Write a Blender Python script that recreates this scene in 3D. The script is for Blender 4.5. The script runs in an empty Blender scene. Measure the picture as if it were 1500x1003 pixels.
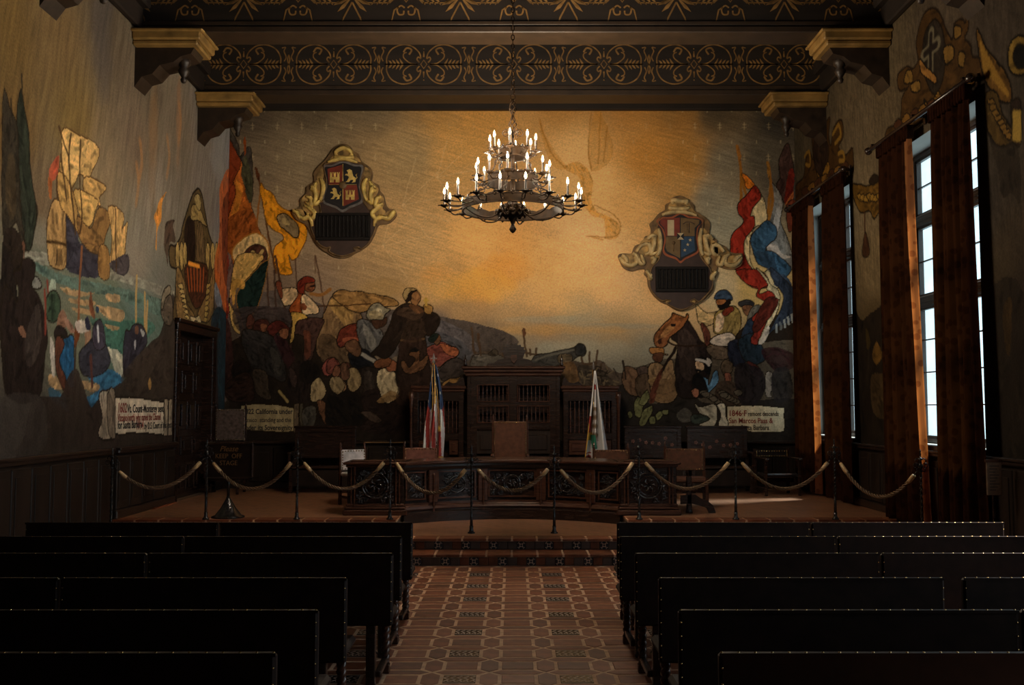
import bpy, math, random
import numpy as np
from mathutils import Vector, Matrix
PI = math.pi
SC = bpy.context.scene; COL = SC.collection
# ---------------------------------------------------------------- camera, sky, sun, exposure
FPX = 1450.0; PITCH = math.radians(3.77); EYE = 1.8
DB = 17.6; HALF = 5.1; ZD = 0.38; ZP = 0.26          # back wall distance, half width, stage height, centre platform height
cam = bpy.data.cameras.new('camera'); cam.lens = FPX / 1500 * 36; cam.sensor_width = 36; cam.clip_end = 200
camo = bpy.data.objects.new('camera', cam); COL.objects.link(camo); camo.location = (0, 0, EYE)
camo.rotation_euler = (PI / 2 + PITCH, 0, 0); SC.camera = camo
W = bpy.data.worlds.new('sky'); SC.world = W; W.use_nodes = True
bg = W.node_tree.nodes['Background']; bg.inputs[0].default_value = (.78, .93, 1.0, 1); bg.inputs[1].default_value = 2.7
def light(name, kind, loc, rot, energy, color, **k):
    l = bpy.data.lights.new(name, kind); l.energy = energy; l.color = color
    for a, b in k.items(): setattr(l, a, b)
    o = bpy.data.objects.new(name, l); COL.objects.link(o); o.location = loc; o.rotation_euler = rot; return o
sun_dir = Vector((-.62, -.22, -1)).normalized()
so = light('sun', 'SUN', (8, 14, 9), (0, 0, 0), 24.0, (1, .95, .88), angle=.16)
so.rotation_euler = sun_dir.to_track_quat('-Z', 'Y').to_euler()
WIN = [(14.79, 17.35), (10.70, 13.25), (6.4, 9.0), (2.2, 4.8)]
for i, (a, b) in enumerate(WIN[2:]):
    light('window_daylight', 'AREA', (6.4, (a + b) / 2, 3.6), (0, PI / 2 , 0), (55, 7)[i], (.75, .88, 1.0), shape='RECTANGLE', size=3.9, size_y=2.6)
SC.view_settings.view_transform = 'Standard'; SC.view_settings.look = 'None'
SC.view_settings.gamma = 1; SC.view_settings.exposure = 0.0; SC.view_settings.use_curve_mapping = False
BULB_W = 16.5                                          # watts of each lit chandelier lamp
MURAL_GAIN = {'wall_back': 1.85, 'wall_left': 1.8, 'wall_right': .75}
SC.cycles.max_bounces = 6; SC.cycles.diffuse_bounces = 4; SC.cycles.glossy_bounces = 3; SC.cycles.transmission_bounces = 4
SC.cycles.transparent_max_bounces = 10; SC.cycles.caustics_reflective = False; SC.cycles.caustics_refractive = False
SC.cycles.sample_clamp_indirect = 4.0; SC.cycles.use_denoising = True
random.seed(4)
# ---------------------------------------------------------------- painted walls
# The murals are flat paint on plaster: shapes are laid down as colours on a fine grid of wall vertices.
def ray(px, py):
    dx = (px - 750.0) / FPX; dy = (501.5 - py) / FPX
    c, s = math.cos(PITCH), math.sin(PITCH)
    return dx, c - dy * s, s + dy * c

def on_back(px, py, D=None):
    x, y, z = ray(px, py); t = (DB if D is None else D) / y
    return x * t, z * t + EYE

def on_side(px, py):                                   # distance along the wall, height
    x, y, z = ray(px, py); t = HALF / abs(x)
    return y * t, z * t + EYE

def lin(h):
    c = np.array([int(h[i:i + 2], 16) for i in (0, 2, 4)], float) / 255
    return np.where(c <= .04045, c / 12.92, ((c + .055) / 1.055) ** 2.4)

def vnoise(u, v, seed=0):
    rs = np.random.RandomState(seed); T = rs.rand(256, 256)
    iu = np.floor(u).astype(int); iv = np.floor(v).astype(int)
    fu = u - iu; fv = v - iv
    fu = fu * fu * (3 - 2 * fu); fv = fv * fv * (3 - 2 * fv)
    g = lambda a, b: T[a % 256, b % 256]
    return (g(iu, iv) * (1 - fu) + g(iu + 1, iv) * fu) * (1 - fv) + (g(iu, iv + 1) * (1 - fu) + g(iu + 1, iv + 1) * fu) * fv

def fbm(u, v, n=4, seed=0):
    r = 0; a = .5
    for k in range(n):
        r = r + a * vnoise(u * 2 ** k, v * 2 ** k, seed + k); a *= .5
    return r

def smooth_loop(p, n=4, closed=True):
    p = np.asarray(p, float); N = len(p); out = []
    rng = range(N) if closed else range(N - 1)
    for i in rng:
        if closed: a, b, c, d = p[i - 1], p[i], p[(i + 1) % N], p[(i + 2) % N]
        else: a, b, c, d = p[max(i - 1, 0)], p[i], p[i + 1], p[min(i + 2, N - 1)]
        for k in range(n):
            t = k / n
            out.append(.5 * ((2 * b) + (c - a) * t + (2 * a - 5 * b + 4 * c - d) * t * t + (3 * b - a - 3 * c + d) * t ** 3))
    if not closed: out.append(p[-1])
    return np.array(out)

class Canvas:
    def __init__(s, u0, u1, v0, v1, step, fn, amp=1.3, seed=1):
        s.u0, s.v0, s.step, s.fn = u0, v0, step, fn
        s.W = int(round((u1 - u0) / step)) + 1; s.H = int(round((v1 - v0) / step)) + 1
        s.img = np.zeros((s.H, s.W, 3)); s.o = (0, 0, 1)
        X, Y = np.meshgrid(np.arange(s.W), np.arange(s.H)); s.X, s.Y = X, Y
        s.wx = X + amp * 2 * (fbm(X / 9., Y / 9., 3, seed) - .45)
        s.wy = Y + amp * 2 * (fbm(X / 9., Y / 9., 3, seed + 50) - .45)
    def sec(s, ox, oy, k): s.o = (ox, oy, k)
    def pts(s, a):
        if isinstance(a, str): a = [float(t) for t in a.split()]
        ox, oy, k = s.o
        r = []
        for i in range(0, len(a), 2):
            u, v = s.fn(ox + a[i] / k, oy + a[i + 1] / k)
            r.append(((u - s.u0) / s.step, (v - s.v0) / s.step))
        return np.array(r)
    def mask(s, p, pad=2):
        x0, y0 = np.floor(p.min(0)).astype(int) - pad; x1, y1 = np.ceil(p.max(0)).astype(int) + pad + 1
        x0, y0 = max(x0, 0), max(y0, 0); x1, y1 = min(x1, s.W), min(y1, s.H)
        if x1 <= x0 or y1 <= y0: return None
        sl = (slice(y0, y1), slice(x0, x1))
        X, Y = s.wx[sl], s.wy[sl]; m = np.zeros(X.shape, bool)
        q = np.roll(p, -1, 0)
        for (ax, ay), (bx, by) in zip(p, q):
            if ay == by: continue
            c = ((ay > Y) != (by > Y)) & (X < (bx - ax) * (Y - ay) / (by - ay) + ax)
            m ^= c
        return sl, m
    def P(s, col, a, o=0, sm=1, al=1.0, oc='1a1208', nb=0):
        p = s.pts(a)
        if sm: p = smooth_loop(p, 4)
        if o:
            s.line(p, o, oc, closed=True)
        r = s.mask(p)
        if r is None: return
        sl, m = r
        c = lin(col) * np.clip(1 + .42 * (fbm(s.X[sl] / 5., s.Y[sl] / 9., 3, 7)[..., None] - .45) * 2 + .5 * (fbm(s.X[sl] / 16., s.Y[sl] / 22., 2, 17)[..., None] - .4), .35, 1.6)
        f = m[..., None] * al
        s.img[sl] = s.img[sl] * (1 - f) + c * f
        area = m.sum()
        if area > 60 and al > .5 and not nb: s.dabs(sl, m, col, area, al, p)
    def dabs(s, sl, m, col, area, al, p):
        # brushwork: short darker and lighter strokes kept inside the shape, along its long axis
        rs = np.random.RandomState(int(area) % 9973); yy, xx = np.nonzero(m); n = int(min(70, area / 38))
        q = p - p.mean(0); ev, V = np.linalg.eigh(q.T @ q); ax = math.atan2(V[1, 1], V[0, 1])
        H, Wd = m.shape; base = lin(col)
        for k in range(n):
            j = rs.randint(len(yy)); a = ax + rs.normal(0, .45); L = rs.uniform(3, min(16, 4 + area ** .5 * .35)); w = rs.uniform(.5, 1.7)
            x0, y0 = xx[j], yy[j]; dx, dy = math.cos(a) * L, math.sin(a) * L; bend = rs.normal(0, .25)
            for t0 in (0, .5):
                ax0, ay0 = x0 + dx * t0 - dy * bend * t0, y0 + dy * t0 + dx * bend * t0; ux, uy = dx * .5 - dy * bend * (.5 - t0), dy * .5 + dx * bend * (.5 - t0)
                bx0, bx1 = int(max(0, min(ax0, ax0 + ux) - 3)), int(min(Wd, max(ax0, ax0 + ux) + 4)); by0, by1 = int(max(0, min(ay0, ay0 + uy) - 3)), int(min(H, max(ay0, ay0 + uy) + 4))
                if bx1 <= bx0 or by1 <= by0: continue
                X, Y = np.meshgrid(np.arange(bx0, bx1), np.arange(by0, by1)); d2 = max(1e-6, ux * ux + uy * uy)
                t = np.clip(((X - ax0) * ux + (Y - ay0) * uy) / d2, 0, 1); d = np.hypot(X - ax0 - t * ux, Y - ay0 - t * uy)
                f = (np.clip(w + .5 - d, 0, 1) * m[by0:by1, bx0:bx1] * al * .62)[..., None]
                g = (slice(sl[0].start + by0, sl[0].start + by1), slice(sl[1].start + bx0, sl[1].start + bx1))
                kk = rs.uniform(.22, .6) if k % 5 < 3 else rs.uniform(1.25, 1.75)
                s.img[g] = s.img[g] * (1 - f) + base * kk * f
    def line(s, p, w, col, closed=False, al=1.0):
        c = lin(col); q = np.roll(p, -1, 0) if closed else p[1:]; p0 = p if closed else p[:-1]
        for i, (a, b) in enumerate(zip(p0, q)):
            wi = w if np.isscalar(w) else w[0] + (w[1] - w[0]) * i / max(1, len(p0) - 1)
            x0, y0 = np.floor(np.minimum(a, b) - wi - 2).astype(int); x1, y1 = np.ceil(np.maximum(a, b) + wi + 3).astype(int)
            x0, y0 = max(x0, 0), max(y0, 0); x1, y1 = min(x1, s.W), min(y1, s.H)
            if x1 <= x0 or y1 <= y0: continue
            sl = (slice(y0, y1), slice(x0, x1)); X, Y = s.wx[sl], s.wy[sl]
            d = b - a; L = max(1e-6, d @ d); t = np.clip(((X - a[0]) * d[0] + (Y - a[1]) * d[1]) / L, 0, 1)
            dist = np.hypot(X - a[0] - t * d[0], Y - a[1] - t * d[1])
            f = np.clip(wi + .5 - dist, 0, 1)[..., None] * al
            s.img[sl] = s.img[sl] * (1 - f) + c * f
    def L(s, col, a, w=1.0, al=1.0, sm=1):
        p = s.pts(a)
        if sm and len(p) > 2: p = smooth_loop(p, 5, False)
        s.line(p, w, col, al=al)
    def grad(s, pts, sig):
        num = 0; den = 1e-9
        st = 4; X = s.X[::st, ::st]; Y = s.Y[::st, ::st]
        for px, py, h in pts:
            u, v = s.fn(px, py); u = (u - s.u0) / s.step; v = (v - s.v0) / s.step
            w = 1 / (((X - u) ** 2 + (Y - v) ** 2) / sig ** 2 + .02) ** 1.7
            num = num + w[..., None] * lin(h); den = den + w[..., None]
        g = num / den
        iy = np.minimum(s.Y / st, g.shape[0] - 1.001); ix = np.minimum(s.X / st, g.shape[1] - 1.001)
        y0 = iy.astype(int); x0 = ix.astype(int); fy = (iy - y0)[..., None]; fx = (ix - x0)[..., None]
        s.img = (g[y0, x0] * (1 - fx) + g[y0, x0 + 1] * fx) * (1 - fy) + (g[y0 + 1, x0] * (1 - fx) + g[y0 + 1, x0 + 1] * fx) * fy
    def blob(s, col, px, py, rx, ry, al):
        u, v = s.fn(px, py); u = (u - s.u0) / s.step; v = (v - s.v0) / s.step
        n = (fbm(s.X / 25., s.Y / 18., 4, 33) - .47) * 1.6
        d = ((s.X - u) / rx) ** 2 + ((s.Y - v) / ry) ** 2 + n
        f = (al * np.clip(1.15 - d, 0, 1) ** .8)[..., None]
        s.img = s.img * (1 - f) + lin(col) * f
    def streak(s, ang, amp, lx=26., ly=2.2, seed=3, mask=1.0):
        c, sn = math.cos(ang), math.sin(ang)
        a = s.X * c + s.Y * sn; b = -s.X * sn + s.Y * c
        b = b + 6 * fbm(s.X / 60., s.Y / 60., 2, seed + 9)
        n = vnoise(a / lx, b / ly, seed) * .6 + vnoise(a / lx * 2.3, b / ly * 1.7, seed + 1) * .4 - .5
        s.img = s.img * (1 + (amp * 2 * n * mask)[..., None])

def paint_back():
    C = Canvas(-HALF, HALF, ZD, 7.3, .0127, on_back)
    g = """360 160 4a3e30 450 160 5a4c38 550 150 6b5a40 640 150 94703c 700 150 b07e3a 750 160 b07f3c 820 150 a4722c 900 150 a07030 1000 150 7c5c2c 1050 160 4a3e2c 1140 180 34302a
     360 250 6a5a44 450 230 7c6a4e 600 230 957a4e 660 230 b58846 850 230 cb9c58 950 230 b07a2c 1010 230 9a6e2c 1060 240 6e6450 1120 230 524b3e 1150 260 48423a
     400 340 8a7456 600 350 b08a54 700 350 d09a4c 750 370 c88a3c 800 380 c08c4c 860 350 d0a468 920 300 c8944c 880 270 d0a058 1060 330 85806c 1040 290 7c7460 1000 270 a87c3c
     640 420 b88c4c 700 420 bc843a 800 430 c4965a 900 420 cc9f66 960 440 c49a62 1000 470 b48e5c 1060 420 ae9a74 1100 420 b0904c
     680 460 a07c4e 750 470 a88454 850 468 9c8866 900 482 a0845a 800 490 a88050 740 502 847c66 800 506 8c8874 850 530 8e8a76 900 545 7e7a6a 950 520 86806c 700 500 807058
     450 430 7c6650 400 430 6a5644 560 430 9a7a4e 350 470 4a3c30 420 480 5a4c44 540 470 746454 680 520 5c5048 640 480 5a5250
     350 640 221a14 500 640 1e1812 650 640 1c1510 800 600 3a2c1e 900 640 2c241c 1000 640 2a241e 1150 640 1e1a18 1130 520 3a3630 900 590 40362a""".split()
    C.grad([(float(g[i]), float(g[i + 1]), g[i + 2]) for i in range(0, len(g), 3)], 60)
    C.img = C.img * .84 + C.img.mean(2, keepdims=True) * np.array([1.12, 1.0, .85]) * .16
    # cloud banks in warm cream and ochre
    for a in (('d8a860', 800, 400, 120, 60, .35), ('c07a24', 742, 395, 40, 28, .45), ('d29a3c', 700, 420, 60, 25, .4), ('b8782a', 640, 400, 25, 15, .3),
              ('dab278', 860, 360, 70, 60, .35), ('a86c20', 960, 210, 70, 90, .30), ('c48c3c', 690, 180, 60, 70, .3), ('8c6a30', 560, 420, 40, 14, .3),
              ('8f8c78', 800, 468, 75, 6, .5), ('7f7f72', 900, 478, 80, 5, .5), ('b58a4e', 810, 483, 110, 8, .6), ('7c6448', 700, 475, 50, 8, .4), ('989480', 860, 515, 90, 16, .5)):
        C.blob(*a)
    mk = np.clip((C.Y * C.step + ZD - 3.3) / 1.2, 0.15, 1)
    cx = (C.X * C.step - HALF)
    side = np.clip(np.abs(cx - .9) / 2.6, .3, 1.1)
    C.streak(-.28, .26, 22, 1.5, 3, mk * side); C.streak(.5, .12, 9, 1.6, 23, mk * .6)
    rs = np.random.RandomState(5)
    # rows of small pale stencilled crosses scattered over the sky
    C.o = (0, 0, 1)
    for j, y in enumerate(range(162, 400, 23)):
        for i, x in enumerate(range(352, 1160, 36)):
            X = x + (j % 2) * 18
            k = .35 + .2 * rs.rand()
            if 560 < X < 1000: k *= .35
            if (j % 2) == 0: C.L('c8b890', [X, y - 2, X, y + 2], .7, k * .7, 0)
            else:
                C.L('b8a47c', [X, y - 5, X, y + 5], .6, k * .7, 0); C.L('b8a47c', [X - 2.5, y - 2, X + 2.5, y - 2], .5, k * .6, 0)
                C.L('b8a47c', [X - 2.5, y + 2, X + 2.5, y + 2], .5, k * .6, 0)
    for (x, y, r) in ((590, 300, 70), (640, 260, 55), (560, 360, 60)):
        for q in range(5):
            a = -1.3 + q * .55; C.L('c9b184', [x, y, x + r * math.cos(a), y + r * math.sin(a)], .7, .25, 0)
    # faint winged figure rising in the gold sky
    C.P('a8742c', [790, 175, 800, 200, 815, 225, 830, 245, 812, 245, 797, 215], al=.5); C.P('a06c24', [872, 160, 885, 175, 898, 215, 890, 240, 866, 250, 862, 215], al=.45)
    C.P('b47c30', [826, 246, 850, 238, 868, 262, 866, 292, 876, 310, 905, 325, 902, 350, 862, 345, 885, 352, 884, 322, 868, 316, 852, 296, 850, 262], al=.55)
    for a in ([866, 165, 862, 215, 866, 250], [880, 165, 876, 240], [890, 185, 884, 236], [790, 175, 806, 222, 828, 246], [870, 300, 905, 320, 903, 345, 860, 346]): C.L('8c5a1c', a, 1.0, .55)
    # distant hills and haze
    C.P('4e443e', '360 440 420 425 480 448 560 452 620 460 700 474 760 500 700 540 560 520 400 520 350 500'); C.P('5a5456', '640 470 668 478 690 492 700 515 660 520 636 505', al=.8)
    # lower dark ground of the whole picture
    C.P('241b14', '340 500 390 470 440 480 500 520 560 530 640 560 700 560 700 700 900 700 900 600 980 560 1040 520 1100 470 1180 450 1180 740 330 740', sm=0)
    # ---- banners of the left corner
    C.sec(310, 170, 4.36)
    C.P('3a332c', '108 52 120 90 170 180 180 260 245 200 262 420 250 560 200 700 60 1010 60 560 50 420 70 330 90 160', o=1)
    C.P('6a2c14', '95 150 160 240 190 340 150 620 90 1040 60 1040 45 620 60 400', o=1)
    C.P('a04418', '52 400 80 380 100 600 60 760 30 900 5 980 20 780 50 640')
    C.P('94501c', '190 300 240 520 280 680 310 760 180 800 130 880 90 780 110 640 160 480 140 420 180 340', o=1)
    C.P('a86a24', '150 410 190 440 200 480 170 600 120 640 155 520')
    C.P('7a4018', '110 650 250 600 300 750 180 800 130 1000 90 1040 100 800')
    C.P('3c3a28', '215 250 245 330 262 450 245 560 215 480 190 360')
    C.P('b49866', '140 850 210 780 290 750 350 800 360 900 300 990 220 1000 150 930', o=2, oc='8a5c22')
    C.P('3c241a', '215 870 280 820 345 850 345 930 290 990 225 960', o=1)
    C.L('9a8250', '260 870 285 900 320 960', 2.2); C.L('9a8250', '325 860 290 910 250 960', 2.2)
    C.P('7e3c16', '210 130 222 175 214 250 204 190')
    C.L('4a2c14', '300 390 350 690 410 1003', 1.3); C.L('7a4c20', '318 470 300 560 290 700', 1.2); C.P('4a2814', '282 320 306 380 300 420 284 380')
    C.P('c07c18', '318 430 335 465 390 500 440 580 560 640 600 700 600 790 560 870 545 900 515 915 490 880 500 940 510 1003 430 1003 400 900 410 830 460 790 450 750 390 720 345 660 330 560 310 470', o=1.3, oc='5c3a10')
    C.P('8c5410', '440 600 540 660 560 720 480 760 440 700', al=.5)
    C.P('6e5c40', '420 640 460 625 500 650 550 700 550 760 520 770 470 720 440 700', o=1.5)
    C.P('8c7850', '450 650 480 660 500 690 480 700 450 680')
    C.L('5a4634', '535 920 540 1003', .8); C.L('5a4634', '658 890 660 1003', .8)
    # lower left: draped colours, pikes and dark crowd
    C.sec(310, 380, 3.86)
    C.P('5c4a44', '-10 -20 110 -20 120 200 100 420 110 760 -20 760')
    C.P('6e2a1c', '30 -20 95 -20 85 160 95 300 60 380 40 230'); C.P('74808c', '0 200 40 240 50 330 20 350 0 320', al=.7); C.P('1a2c34', '0 330 60 380 80 560 60 720 10 740')
    C.P('38201c', '70 360 110 400 120 700 70 760'); C.P('8c5a44', '35 535 55 560 50 600 38 590')
    C.L('a8a498', '44 420 48 500', 1.6)
    for x in (325, 365): C.L('3c2a20', [x - 12, 60, x, 340], 1.2)
    C.L('3c281c', '360 -20 410 260 430 380', 1.5); C.L('4a3426', '475 0 480 150', .9); C.L('4a3426', '585 -20 625 190 640 320', 1.0)
    C.P('a8884c', '150 -20 290 -20 230 70 190 115 130 170 100 240 140 330 160 420 120 380 100 280 110 150', o=1)
    C.P('14221e', '315 5 300 120 260 260 215 330 195 395 165 330 145 240 150 190 190 130 250 60', o=1.2, oc='6a4c20')
    C.P('9c7838', '110 130 150 110 190 130 180 170 140 165 130 250 120 250')
    C.P('332a28', '130 280 440 280 440 420 180 420', al=.8)
    # horse and rider with red cap
    C.P('705638', '600 420 640 300 690 200 760 190 790 260 850 330 830 470 790 620 620 560 590 480', o=1.3)
    C.P('86683c', '660 250 720 210 775 250 800 330 770 390 720 330')
    C.P('4c3a26', '610 430 700 440 770 560 720 620 620 570', al=.8)
    C.P('7c5c34', '690 215 700 185 740 172 790 185 830 180 900 195 1000 215 1045 235 1055 250 1040 262 980 262 960 268 900 280 830 300 760 270', o=1.3)
    C.L('3a2410', '560 268 640 262 720 262 900 250', .9); C.L('7a5228', '560 195 620 200 670 170', 2.4)
    C.P('3a2620', '470 340 560 330 630 340 610 400 580 500 560 570 520 570 530 450 470 420 450 520 440 440', o=1.3)
    C.P('542c1c', '520 400 560 420 560 540 530 560 525 460')
    C.P('82401c', '440 290 450 250 490 165 520 180 540 220 560 240 520 320 470 310', o=1.2)
    C.P('b89c78', '520 200 550 215 600 270 600 300 560 305 520 310 505 240', o=1.2); C.P('a88c68', '390 190 410 170 480 165 470 230 420 260 400 240', o=1.2)
    C.P('6c3824', '370 125 390 130 400 200 390 215 365 150', o=1)
    C.P('a8843c', '450 300 520 310 540 330 480 350 465 440 445 470 460 350', o=1)
    C.P('6c4028', '520 150 570 115 585 140 575 175 545 180', o=1); C.P('5c2014', '488 130 530 98 575 110 580 125 530 135 520 190 495 185', o=1.2); C.L('140c08', '560 150 582 148', 1.4)
    C.P('6c3a22', '500 260 520 245 540 270 520 290')
    # crowd in shade
    C.P('4a2a20', '200 330 225 310 240 350 220 400 200 380', o=1); C.P('3a1e18', '235 370 270 340 320 350 315 400 250 405', o=1); C.P('6a4028', '280 365 312 370 310 400 285 405')
    C.P('451a14', '320 380 370 345 420 370 440 400 380 405 350 430 320 410', o=1.3); C.P('7a4c30', '385 400 425 392 435 415 420 450 390 440', o=1)
    C.P('2a2624', '180 400 240 400 330 430 380 500 420 640 400 690 340 660 240 620 190 520 170 460', o=1.3)
    C.P('3a3630', '330 500 380 540 400 640 360 650', al=.8)
    C.P('3c3024', '240 620 310 640 320 720 330 790 260 760 235 680', o=1); C.P('30181a', '350 430 420 460 470 560 440 620 400 560', al=.9)
    C.P('1c120e', '120 600 170 570 220 600 210 650 130 680', o=1); C.P('2e1c14', '90 700 200 640 240 740 220 800 90 790', o=1)
    C.P('241a16', '440 600 560 580 600 700 560 800 440 790'); C.L('9a8044', '380 742 405 770 430 805', 1.6)
    C.P('18120e', '500 600 560 570 620 640 560 700 500 680'); C.P('4a3630', '440 610 480 660 470 720 445 690', al=.6)
    # boy with red turban, white sleeves
    C.P('823a30', '628 600 660 560 705 565 720 600 690 640 650 655 630 630', o=1.3); C.P('7c5034', '695 600 722 605 715 650 690 645', o=1)
    C.P('a0885c', '570 700 610 670 645 740 620 790 570 800 560 750', o=1.2); C.P('906c44', '670 690 720 650 760 730 700 760', o=1); C.P('6c4428', '600 800 640 810 650 870 680 930 645 930 610 860', o=1)
    C.P('5c3022', '725 600 770 585 790 640 750 680 720 650', o=1.2)
    # ---- soldier and hooded figure
    C.sec(480, 400, 4.177)
    C.P('3c4048', '570 450 600 360 680 350 770 390 850 470 800 540 620 520', al=.0)
    C.P('4c4a4e', '590 370 650 350 740 380 820 420 880 490 900 520 700 560 590 480')
    C.P('58504e', '370 280 440 260 460 400 400 520 370 500', al=.8)
    C.P('5e2618', '60 400 90 340 160 310 215 330 210 400 150 400 110 440 70 450', o=1.4, oc='140c08'); C.P('90482c', '90 400 150 390 200 405 160 420 100 425')
    C.P('4e4c4a', '180 300 240 290 330 360 320 440 260 490 220 470 190 400', o=1.3); C.P('6e6a62', '220 310 260 350 300 430 270 470 230 400', al=.8)
    C.P('6a6250', '240 250 270 200 310 182 350 210 380 225 350 250 330 290 260 285', o=1.4); C.P('a09478', '300 215 330 220 325 260 300 255'); C.P('847454', '255 240 300 230 340 260 300 280 262 275', al=.7)
    C.P('3a2418', '270 290 330 290 360 270 355 310 300 340', o=1)
    C.P('16161a', '130 480 230 470 300 540 320 600 230 640 150 570', o=1.3); C.L('8a8478', '200 490 300 550', 2.4); C.P('5a3c26', '110 430 170 410 205 480 180 510 120 470', o=1.2)
    C.P('281e18', '180 600 310 590 320 740 280 820 320 900 290 920 240 870 200 740', o=1.3); C.P('3a3028', '220 620 270 610 290 740 250 800', al=.8)
    C.P('241814', '210 740 380 700 520 700 520 960 200 960'); C.P('1a1410', '0 760 60 730 180 740 220 900 160 940 0 940', o=1)
    C.P('46362c', '210 850 270 850 330 905 280 912 220 870', o=1)
    C.P('8a7248', '120 680 130 590 180 590 205 650 190 700 150 720', o=1.2); C.P('6e3428', '0 540 40 520 60 560 50 600 0 610', o=1.2); C.P('7a4a30', '50 570 75 590 60 640 30 620', o=1); C.P('5c3c28', '80 560 120 560 130 640 90 650', o=1)
    C.P('806c48', '20 640 80 640 100 700 60 740 20 700', o=1)
    C.P('b4a078', '310 600 380 590 430 640 430 740 360 790 310 700', o=1.2); C.P('8c6834', '380 720 430 740 420 770 340 790 300 780', al=.8); C.P('8a4c28', '355 560 380 530 420 550 425 590 370 600', o=1.2); C.P('70401e', '350 520 390 530 360 570 300 580 290 545', o=1)
    C.P('221812', '410 240 450 200 500 190 560 205 640 240 685 285 660 350 620 380 595 370 600 420 610 500 620 690 430 690 440 480 450 400 400 480 350 520 300 500 270 500 330 420 380 320', o=1.6)
    C.P('32241a', '500 260 580 280 590 390 450 410 480 320', al=.8); C.P('3c2c20', '460 210 560 215 590 250 540 290 480 270 420 250', al=.9)
    C.L('5a4228', '450 412 520 416 590 402', 1.6); C.P('34221a', '430 690 435 560 445 420 600 420 640 690 620 800 430 800', al=.7)
    C.P('7c5634', '505 130 530 100 560 130 566 160 540 195 510 175', o=1.2); C.P('1c120c', '490 110 520 92 548 105 520 125 510 160 480 185 470 150', o=0)
    C.P('8c744c', '462 130 480 100 515 95 540 100 500 115 485 150 475 165', o=1.1); C.P('5a3c24', '500 190 550 200 590 235 550 250 510 215', al=.8)
    C.P('8c6838', '590 200 620 195 640 215 630 250 600 240', o=1.1); C.L('a0803c', '602 155 604 195', 1.7); C.L('a0803c', '592 168 614 168', 1.4)
    C.P('6a4426', '480 610 450 550 470 540 500 580 540 520 500 500 530 470 560 480 560 540 610 500 600 560 560 600', o=1.1); C.P('1a1410', '500 470 540 452 555 480 520 480')
    C.P('7c3c30', '610 460 650 440 690 420 740 440 790 460 795 500 740 530 680 570 640 560 615 500', o=1.2); C.P('a0542c', '690 430 740 445 795 465 790 505 740 500 700 460', o=.8); C.P('604028', '650 400 680 375 690 410 665 440', o=1); C.P('1c241e', '620 400 650 370 680 375 650 420 625 420', o=.8)
    C.P('3e3430', '680 590 740 540 800 520 860 580 880 620 800 640 720 660 690 640', o=1.1); C.P('a07430', '710 690 740 650 800 640 850 620 880 650 850 690', o=1); C.P('201812', '780 690 820 665 870 680 870 710')
    # ---- shore with cannon, stakes and rubble
    C.sec(680, 400, 5.017)
    C.P('54463a', '30 690 60 600 110 580 200 570 300 600 350 620 500 640 560 640 700 620 900 660 1000 640 1100 720 1204 760 1204 900 0 900', o=0)
    C.P('5e5850', '60 620 100 600 240 600 300 640 250 680 60 690', o=.8); C.P('4a4034', '180 590 230 560 245 600 200 605', o=.8)
    for a in ('100 445 122 600', '430 420 460 610', '400 570 480 590 540 600', '390 545 395 580', '485 560 486 600', '530 555 530 600', '280 565 285 610', '920 580 922 660', '980 570 965 690', '1010 670 995 720', '865 620 880 665 960 660', '1165 650 1185 730', '55 400 70 570 80 580'):
        C.L('4c3826', a, 1.5)
    C.P('5e3c26', '428 410 450 405 455 450 435 465'); C.P('4a3424', '98 445 112 445 114 480 102 480')
    C.P('3e3c38', '500 680 510 620 550 600 640 590 700 570 800 550 845 520 880 530 892 570 880 605 840 610 790 640 740 665 640 690', o=1.2)
    C.P('2a2a2a', '830 525 880 530 890 580 850 605 820 590', o=1); C.L('5a564c', '520 640 600 610 800 565', 1.4); C.P('5a4c38', '700 600 780 600 780 650 700 660', o=.8)
    C.P('6a4a24', '700 680 780 650 820 680 860 760 820 820 700 820', al=.8); C.P('3e342a', '830 690 940 680 1040 740 1100 820 900 850', al=.9)
    rs = np.random.RandomState(8)
    for k in range(40):
        x, y = 840 + 260 * rs.rand(), 680 + 150 * rs.rand(); a = rs.rand() * 3; C.L('241c14' if k % 2 else '6a5a40', [x, y, x + 40 * math.cos(a), y + 40 * math.sin(a)], .8)
    # ---- right side: riders and marchers
    C.sec(880, 400, 3.857)
    C.P('554a3c', '60 650 120 640 150 540 220 530 300 500 420 480 560 500 700 420 1100 380 1160 460 1160 900 40 900')
    C.P('2a2420', '40 760 80 640 160 640 220 700 300 740 400 700 520 690 640 740 1160 720 1160 1000 40 1000')
    C.P('6a4c34', '120 590 140 530 190 540 230 600 250 680 180 690 130 640', o=1.2); C.L('2c2018', '125 495 140 600', 1.4); C.P('4e3c34', '205 545 250 525 270 560 240 600', o=1.1); C.P('54402e', '200 600 260 570 290 640 270 700 210 690', o=1)
    C.P('8a6a44', '270 530 310 505 360 520 400 490 415 560 430 690 380 730 310 720 280 640', o=1.2); C.P('a07a44', '270 600 330 590 330 625 280 625', al=.9); C.P('6e502e', '300 620 420 600 425 700 380 725 310 715', al=.7)
    C.P('a0682c', '280 425 350 425 355 455 375 460 330 455 285 450', o=1.2); C.P('5a341e', '300 455 350 455 340 500 300 490', o=1); C.L('20140e', '425 420 370 510 320 600', 2.0); C.P('5c2c1a', '290 640 330 560 350 540 310 700 300 730 275 730')
    C.P('241a18', '480 260 520 310 560 380 600 420 620 520 560 690 440 690 425 560 430 460 440 400 400 360 430 300', o=1.5)
    C.P('3a2c26', '440 330 500 330 560 450 520 600 450 560', al=.8)
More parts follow.
